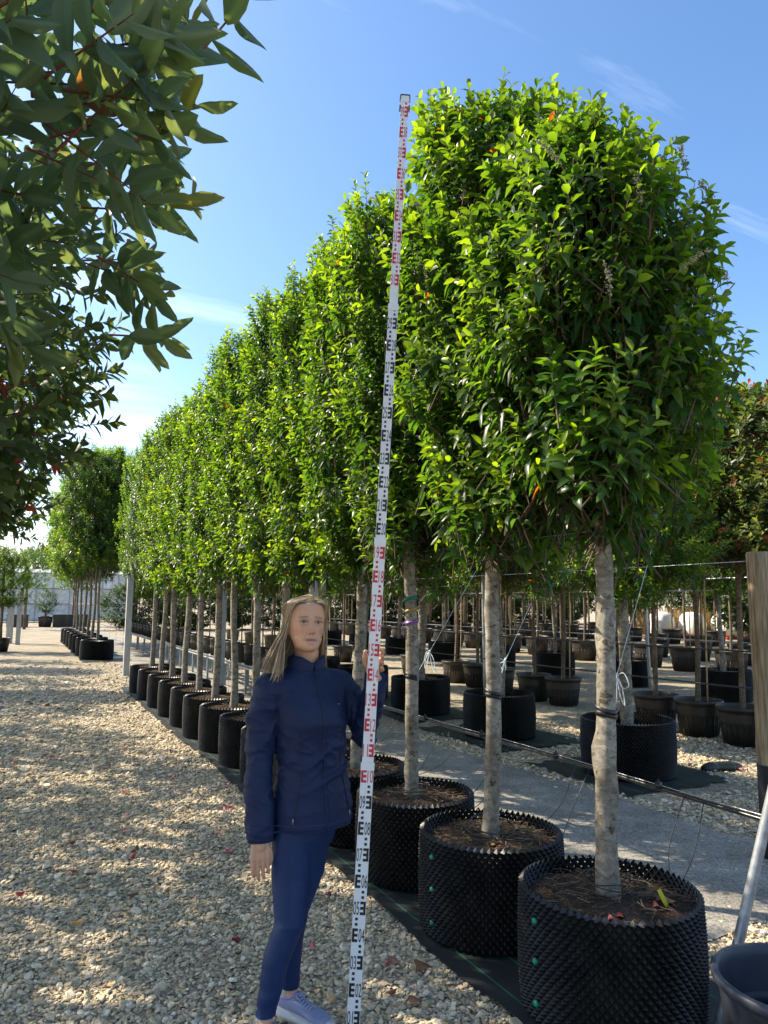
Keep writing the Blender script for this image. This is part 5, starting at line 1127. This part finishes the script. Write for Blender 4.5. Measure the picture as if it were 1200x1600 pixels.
P = coords(tm).astype(float); bvh = BVHTree.FromPolygons([Vector(v) for v in P], [list(p.vertices) for p in tm.polygons])
LRa = np.array(LEG_R); zsm = np.linspace(.70, .14, 40)
strip('side_seam', [np.array([np.interp(-z, -LRa[:, 2], LRa[:, 0])-0.006, 0, z]) for z in zsm], .0012, M['seam'], tights, dirn=(0.0, 1, 0))
# trainers
M['shoe'] = simple('lilac_mesh', (0.23, 0.25, 0.40), (0.31, 0.33, 0.48), 120, 0.75, bstr=0.4, bdist=0.002); M['sole'] = simple('white_sole', (0.50, 0.50, 0.52), (0.62, 0.62, 0.63), 30, 0.6, bstr=0.1); M['lace'] = simple('lilac_lace', (0.30, 0.32, 0.46), (0.40, 0.42, 0.55), 40, 0.8, bstr=0); M['lining'] = simple('violet_lining', (0.24, 0.20, 0.50), (0.30, 0.26, 0.56), 40, 0.8, bstr=0)
def shoe(heel, ang, name='trainer'):
    t = empty(name); t.parent = PER; t.matrix_parent_inverse = Matrix(); t.location = (heel[0], heel[1], 0); t.rotation_euler = (0, 0, ang)   # local +x: toe
    st = [(0.0, .026, .085, .03), (.02, .033, .092, .0), (.06, .034, .088, 0), (.10, .034, .083, 0), (.14, .039, .068, 0), (.18, .044, .056, 0), (.215, .043, .048, 0), (.24, .034, .040, 0), (.255, .016, .030, 0)]
    V = []; n = 20
    for x, w, h, _ in st:
        for j in range(n):
            a = j*2*math.pi/n; c_, s_ = math.cos(a), math.sin(a); V.append((x, w*np.sign(c_)*abs(c_)**.7 - .006*(x > .12)*(x-.12)*8*.5, .022+max(0, (h-.022)*(s_*.5+.5)**(.62))*1.0))
    m = len(st); q = [[r*n+j, r*n+(j+1) % n, (r+1)*n+(j+1) % n, (r+1)*n+j] for r in range(m-1) for j in range(n)]
    V += [tuple(np.array(V[:n]).mean(0)), tuple(np.array(V[(m-1)*n:m*n]).mean(0))]; tt = [[(k+1) % n, k, m*n] for k in range(n)] + [[(m-1)*n+k, (m-1)*n+(k+1) % n, m*n+1] for k in range(n)]
    b = MB(); b.add(V, q, tt); b.build('upper', M['shoe'], t)
    V = []; prof_s = [(-.012, .0), (-.012, .030), (.03, .026), (.12, .022), (.20, .022), (.262, .030), (.268, .014), (.255, .0)]
    b = MB(); S = [(x, np.interp(x, [-.012, .02, .10, .18, .22, .25, .27], [.022, .037, .036, .046, .046, .034, .012])) for x in np.linspace(-.012, .268, 24)]
    out = [(x, w) for x, w in S] + [(x, -w) for x, w in S[::-1]]; m = len(out)
    top = lambda x: .027+.010*max(0, (x-.2)/.07) + .006*max(0, (.03-x)/.03); bot = lambda x: .001+.016*max(0, (x-.2)/.07)
    V = [(x, w, bot(x)) for x, w in out] + [(x, w*1.03, top(x)*.5+.003) for x, w in out] + [(x, w*.97, top(x)) for x, w in out] + [(.12, 0, .004), (.12, 0, .03)]
    q = [[r*m+j, r*m+(j+1) % m, (r+1)*m+(j+1) % m, (r+1)*m+j] for r in range(2) for j in range(m)]; tt = [[(j+1) % m, j, 3*m] for j in range(m)] + [[2*m+j, 2*m+(j+1) % m, 3*m+1] for j in range(m)]
    b.add(V, q, tt); b.build('sole', M['sole'], t)
    b = MB(); b.tube([(.045+.048*math.cos(a), .030*math.sin(a), .090-.012*math.sin(a)**2+.010*math.cos(a)) for a in np.linspace(0, 2*math.pi, 30)], .0055, 7, caps=False); b.build('collar', M['lining'], t)
    for k in range(6):
        xx = .095+.013*k; h = np.interp(xx, [.06, .10, .14, .18], [.088, .083, .068, .056]) + .003; b = MB(); b.tube(catmull([(xx, -.020, h-.008), (xx+.004, 0, h+.002), (xx+.010, .020, h-.008)], 8), .0026, 6); b.build('lace', M['lace'], t)
    b = MB(); b.tube(catmull([(.088, 0, .092), (.10, .018, .096), (.115, .024, .088), (.105, .008, .09), (.088, 0, .092), (.10, -.02, .096), (.118, -.022, .088), (.1, -.006, .09)], 26), .0022, 6); b.build('lace', M['lace'], t)
    b = MB(); cap(b, (.035, 0, .06), .030, (.03, 0, .108), .033, 16); b.build('sock', simple('pale_sock', (0.48, 0.46, 0.44), (0.55, 0.53, 0.52), 60, 0.9, bstr=0.2), t)
shoe((-.030, .062), R_(-38)); shoe((-.105, -.135), R_(-58))

# ------------------------------------------------------------ background
gB = np.random.default_rng(90)
lf, ln = gen_shoots(gB, 900, 2.6, 2.6, 0.9, 8.0, young=(0.075, 0.11, 0.022), dark=(0.022, 0.048, 0.016), leaf=(0.22, 0.34), wl=0.55, leaves=(9, 13), slen=(0.4, 0.9), power=2.3, inner=0.3)
FARC = [crown_mesh('crown', lf, M['farleaf'], PROF_LO)]
lf, ln = gen_shoots(gB, 850, 2.8, 2.6, 0.5, 6.6, young=(0.10, 0.12, 0.025), dark=(0.030, 0.055, 0.018), leaf=(0.22, 0.34), wl=0.55, leaves=(9, 13), slen=(0.4, 0.9), power=2.2, inner=0.3)
FARC.append(crown_mesh('crown', lf, M['farleaf'], PROF_LO))
b = MB(); b.tube([(0, 0, 0), (0.05, 0, 2.0), (0, 0.05, 5.5)], [0.2, 0.15, 0.04], 9); FT = b.mesh('trunk'); FT.materials.append(M['bark2'])
spots = [(-14, 62), (-8, 66), (-3, 70), (2.5, 74), (8, 72), (13.5, 70), (19, 68), (24, 64), (29, 60), (33.5, 56), (37, 51), (40, 46), (42.5, 41), (44.5, 36), (46, 31.5), (47, 27), (47.5, 22.5), (47.5, 18), (47, 13), (-20, 56)]
wd = ['first', 'second', 'third', 'fourth', 'fifth', 'sixth', 'seventh', 'eighth', 'ninth', 'tenth', 'eleventh', 'twelfth', 'thirteenth', 'fourteenth', 'fifteenth', 'sixteenth', 'seventeenth', 'eighteenth', 'nineteenth', 'outermost left']
for i, (x, y) in enumerate(spots):
    t = empty('boundary_tree', (x, y, 0), i*1.7); tag(t, '%s tree from the left in the boundary belt behind the nursery' % wd[i], 'tree', 'trees of the boundary belt'); t.scale = (1.15, 1.15, [0.95, 1.15, 0.8, 1.05][i % 4])
    link('crown', FARC[i % 2], None, t)['kind'] = 'stuff'; link('trunk', FT, None, t)
t = empty('broadleaf_tree', (30.0, 21.5, 0)); tag(t, 'tall pale green tree rising above the photinias at the right edge', 'tree'); t.scale = (1.3, 1.3, 1.45)
link('crown', FARC[1], None, t)['kind'] = 'stuff'; link('trunk', FT, None, t)
for i in range(11):
    x, y = 6.2 + 2.9*i, 43.5 - 0.25*i; t = empty('hedge_shrub', (x, y, -0.15), i*2.1); tag(t, '%s low dark shrub from the left in the hedge closing the far rows' % nth(i), 'shrub', 'hedge closing the far rows'); t.scale = (0.75, 0.75, 0.36 + 0.05*(i % 3))
    link('foliage', FARC[i % 2], None, t)['kind'] = 'stuff'; link('stem', FT, None, t)
# glasshouse at the far end of the path
gh = empty('glasshouse', (3.2, 62.0, 0)); tag(gh, 'pale glasshouse front at the far end of the path', 'glasshouse')
def glass_mat():
    m, nt, bb_ = new_mat('old_glass'); n = nnoise(nt, 2.0, 4); r = ramp(nt, n.outputs['Fac'], [(0.35, (0.42, 0.42, 0.38)), (0.7, (0.82, 0.81, 0.76))]); nt.links.new(r.outputs[0], bb_.inputs['Base Color']); bb_.inputs['Roughness'].default_value = 0.35; return m
M['glass'] = glass_mat()
b = MB(); b.box((0, 0, 0), (1.12, 0.02, 1.12)); pm = b.mesh('pane', False); pm.materials.append(M['glass'])
for i in range(9):
    for j in range(3): link('pane', pm, None, gh, (-4.8+1.2*i, 0, 0.75+1.2*j))
for i in range(10): b = MB(); b.box((-5.4+1.2*i, -0.03, 1.9), (0.07, 0.09, 3.8)); b.build('mullion', M['galvpost'], gh, False)
for j in range(4): b = MB(); b.box((0, -0.035, 0.12+1.2*j), (10.9, 0.085, 0.07)); b.build('rail', M['galvpost'], gh, False)
b = MB(); b.add([(-5.5, -0.1, 3.8), (5.5, -0.1, 3.8), (5.5, 3, 4.15), (-5.5, 3, 4.15), (-5.5, -0.1, 3.74), (5.5, -0.1, 3.74), (5.5, 3, 4.09), (-5.5, 3, 4.09)], [[0, 1, 2, 3], [5, 4, 7, 6], [0, 4, 5, 1], [2, 6, 7, 3]]); b.build('roof', M['glass'], gh, False)
# clipped plants at the far end
lf, ln = laurel_crown(95, 420, 0.9, 0.9, 2.15, 3.9, power=5.0); BOXC = crown_mesh('crown', lf, M['laurel'])
for i, (x, y, w) in enumerate([(0.55, 46.5, 'left'), (3.4, 51.0, 'right')]):
    t = empty('clipped_tree', (x, y, 0.0)); tag(t, 'flat bottomed clipped tree at the far end of the path, %s one' % w, 'tree', 'clipped trees at the far end'); link('crown', BOXC, None, t)['kind'] = 'stuff'; b = MB(); b.tube([(0, 0, 0), (0, 0, 2.8)], [0.07, 0.05], 8); b.build('trunk', M['bark2'], t); t.scale = (1.25, 1.25, 1.15)
lf, ln = gen_shoots(np.random.default_rng(4), 260, 0.75, 0.75, 0.5, 1.8, young=(0.05, 0.09, 0.02), dark=(0.015, 0.035, 0.012), power=2.0, leaf=(0.06, 0.09), wl=0.4); BALL = crown_mesh('crown', lf, M['laurel'])
t = empty('topiary_ball', (1.75, 50.0, 0.45)); tag(t, 'dark round topiary bush in a black pot before the glasshouse', 'bush'); link('foliage', BALL, None, t)['kind'] = 'stuff'; b = MB(); b.tube([(0, 0, 0), (0, 0, 1.0)], 0.05, 7); b.build('stem', M['bark2'], t)
smooth_pot(1.75, 50.0, 'black pot under the dark topiary ball', None, 1.5)
for i, (x, w, L) in enumerate([(3.3, 'right', 2.2), (0.2, 'left', 1.2)]):
    t = empty('planting_trough', (x, 50.3, 0.0)); tag(t, 'black rectangular trough %s of the topiary ball' % w, 'trough', 'troughs before the glasshouse'); b = MB(); b.box((0, 0, 0.36), (L, 0.7, 0.70)); b.build('body', M['pot_smooth'], t, False); b = MB(); b.box((0, 0, 0.735), (L+0.08, 0.78, 0.05)); b.build('rim', M['pot_smooth'], t, False); b = MB(); b.box((0, 0, 0.765), (L-0.1, 0.6, 0.012)); b.build('compost', M['soil'], t, False)
# bulk bags, fence and dry grass behind the right hand rows
def bag(x, y, s, w):
    b = MB(); V = []; n = 24
    for k, (z, r) in enumerate(((0, .42), (.1, .50), (.45, .54), (.75, .50), (.9, .40), (.98, .2), (1.0, 0.02))):
        for j in range(n):
            a = j*2*math.pi/n; c_, s_ = math.cos(a), math.sin(a); e = .55; rr = r*(1+.05*mnoise.noise(Vector((c_*2+x, s_*2, z*3)))); V.append((rr*np.sign(c_)*abs(c_)**e, rr*np.sign(s_)*abs(s_)**e, z+.04*mnoise.noise(Vector((c_*3, s_*3+y, z)))))
    b.add(V, [[k*n+j, k*n+(j+1) % n, (k+1)*n+(j+1) % n, (k+1)*n+j] for k in range(6) for j in range(n)]); t = empty('bulk_bag', (x, y, 0.14)); tag(t, 'white bulk bag on a red pallet, %s of the row at right' % w, 'bag', 'white bulk bags'); t.scale = (s, s, s*1.1)
    b.build('sack', M['bag'], t)
    p = empty('pallet', (x, y, 0.0)); tag(p, 'low red pallet under the %s white bulk bag' % w, 'pallet', 'red pallets'); 
    for k in range(3): b = MB(); b.box((0, -0.5+0.5*k, 0.055), (1.3, 0.12, 0.11)); b.build('block', M['redpal'], p, False)
    for k in range(5): b = MB(); b.box((-0.55+0.275*k, 0, 0.122), (0.16, 1.2, 0.02)); b.build('board', M['redpal'], p, False)
M['redpal'] = simple('red_paint', (0.30, 0.03, 0.02), (0.40, 0.06, 0.04), 8, 0.7, bstr=0.1)
for i, (x, y) in enumerate([(29.3, 26.4), (30.4, 25.4), (31.4, 24.3), (32.3, 23.2)]): bag(x, y, 1.05, ['first', 'second', 'third', 'fourth'][i])
M['greenslat'] = simple('pale_green_paint', (0.30, 0.40, 0.16), (0.42, 0.52, 0.24), 3, 0.7, bstr=0.1)
fe = empty('slat_fence', (34.0, 19.0, 0), R_(-58)); tag(fe, 'pale green upright slat fence at the right behind the pots', 'fence')
b = MB(); b.box((0, 0, 1.2), (0.22, 0.03, 2.4)); fm = b.mesh('slat', False); fm.materials.append(M['greenslat'])
for k in range(26): link('slat', fm, None, fe, (-3.25+0.26*k, 0, 0))
for z in (0.5, 1.9): b = MB(); b.box((0, 0.045, z), (6.8, 0.05, 0.10)); b.build('rail', M['greenslat'], fe, False)
gb = MB(); gg = np.random.default_rng(6)
for k in range(2600):
    x, y = gg.uniform(31, 37), 0; y = gg.uniform(24.5, 31); h = gg.uniform(0.5, 1.6); a = gg.uniform(0, 6.28); l = gg.uniform(.1, .5)
    gb.tube([(x, y, 0), (x+l*.3*math.cos(a), y+l*.3*math.sin(a), h*.6), (x+l*math.cos(a), y+l*math.sin(a), h)], [.012, .010, .003], 3, False, col=np.array((0.36, 0.22, 0.06))*gg.uniform(.6, 1.2))
tag(gb.build('dry_grass', M['litter']), 'clump of dry orange grass behind the white bags', 'grass', kind='stuff')

for o in COL.objects:
    if o.name.startswith('twigs'): o['kind'] = 'stuff'
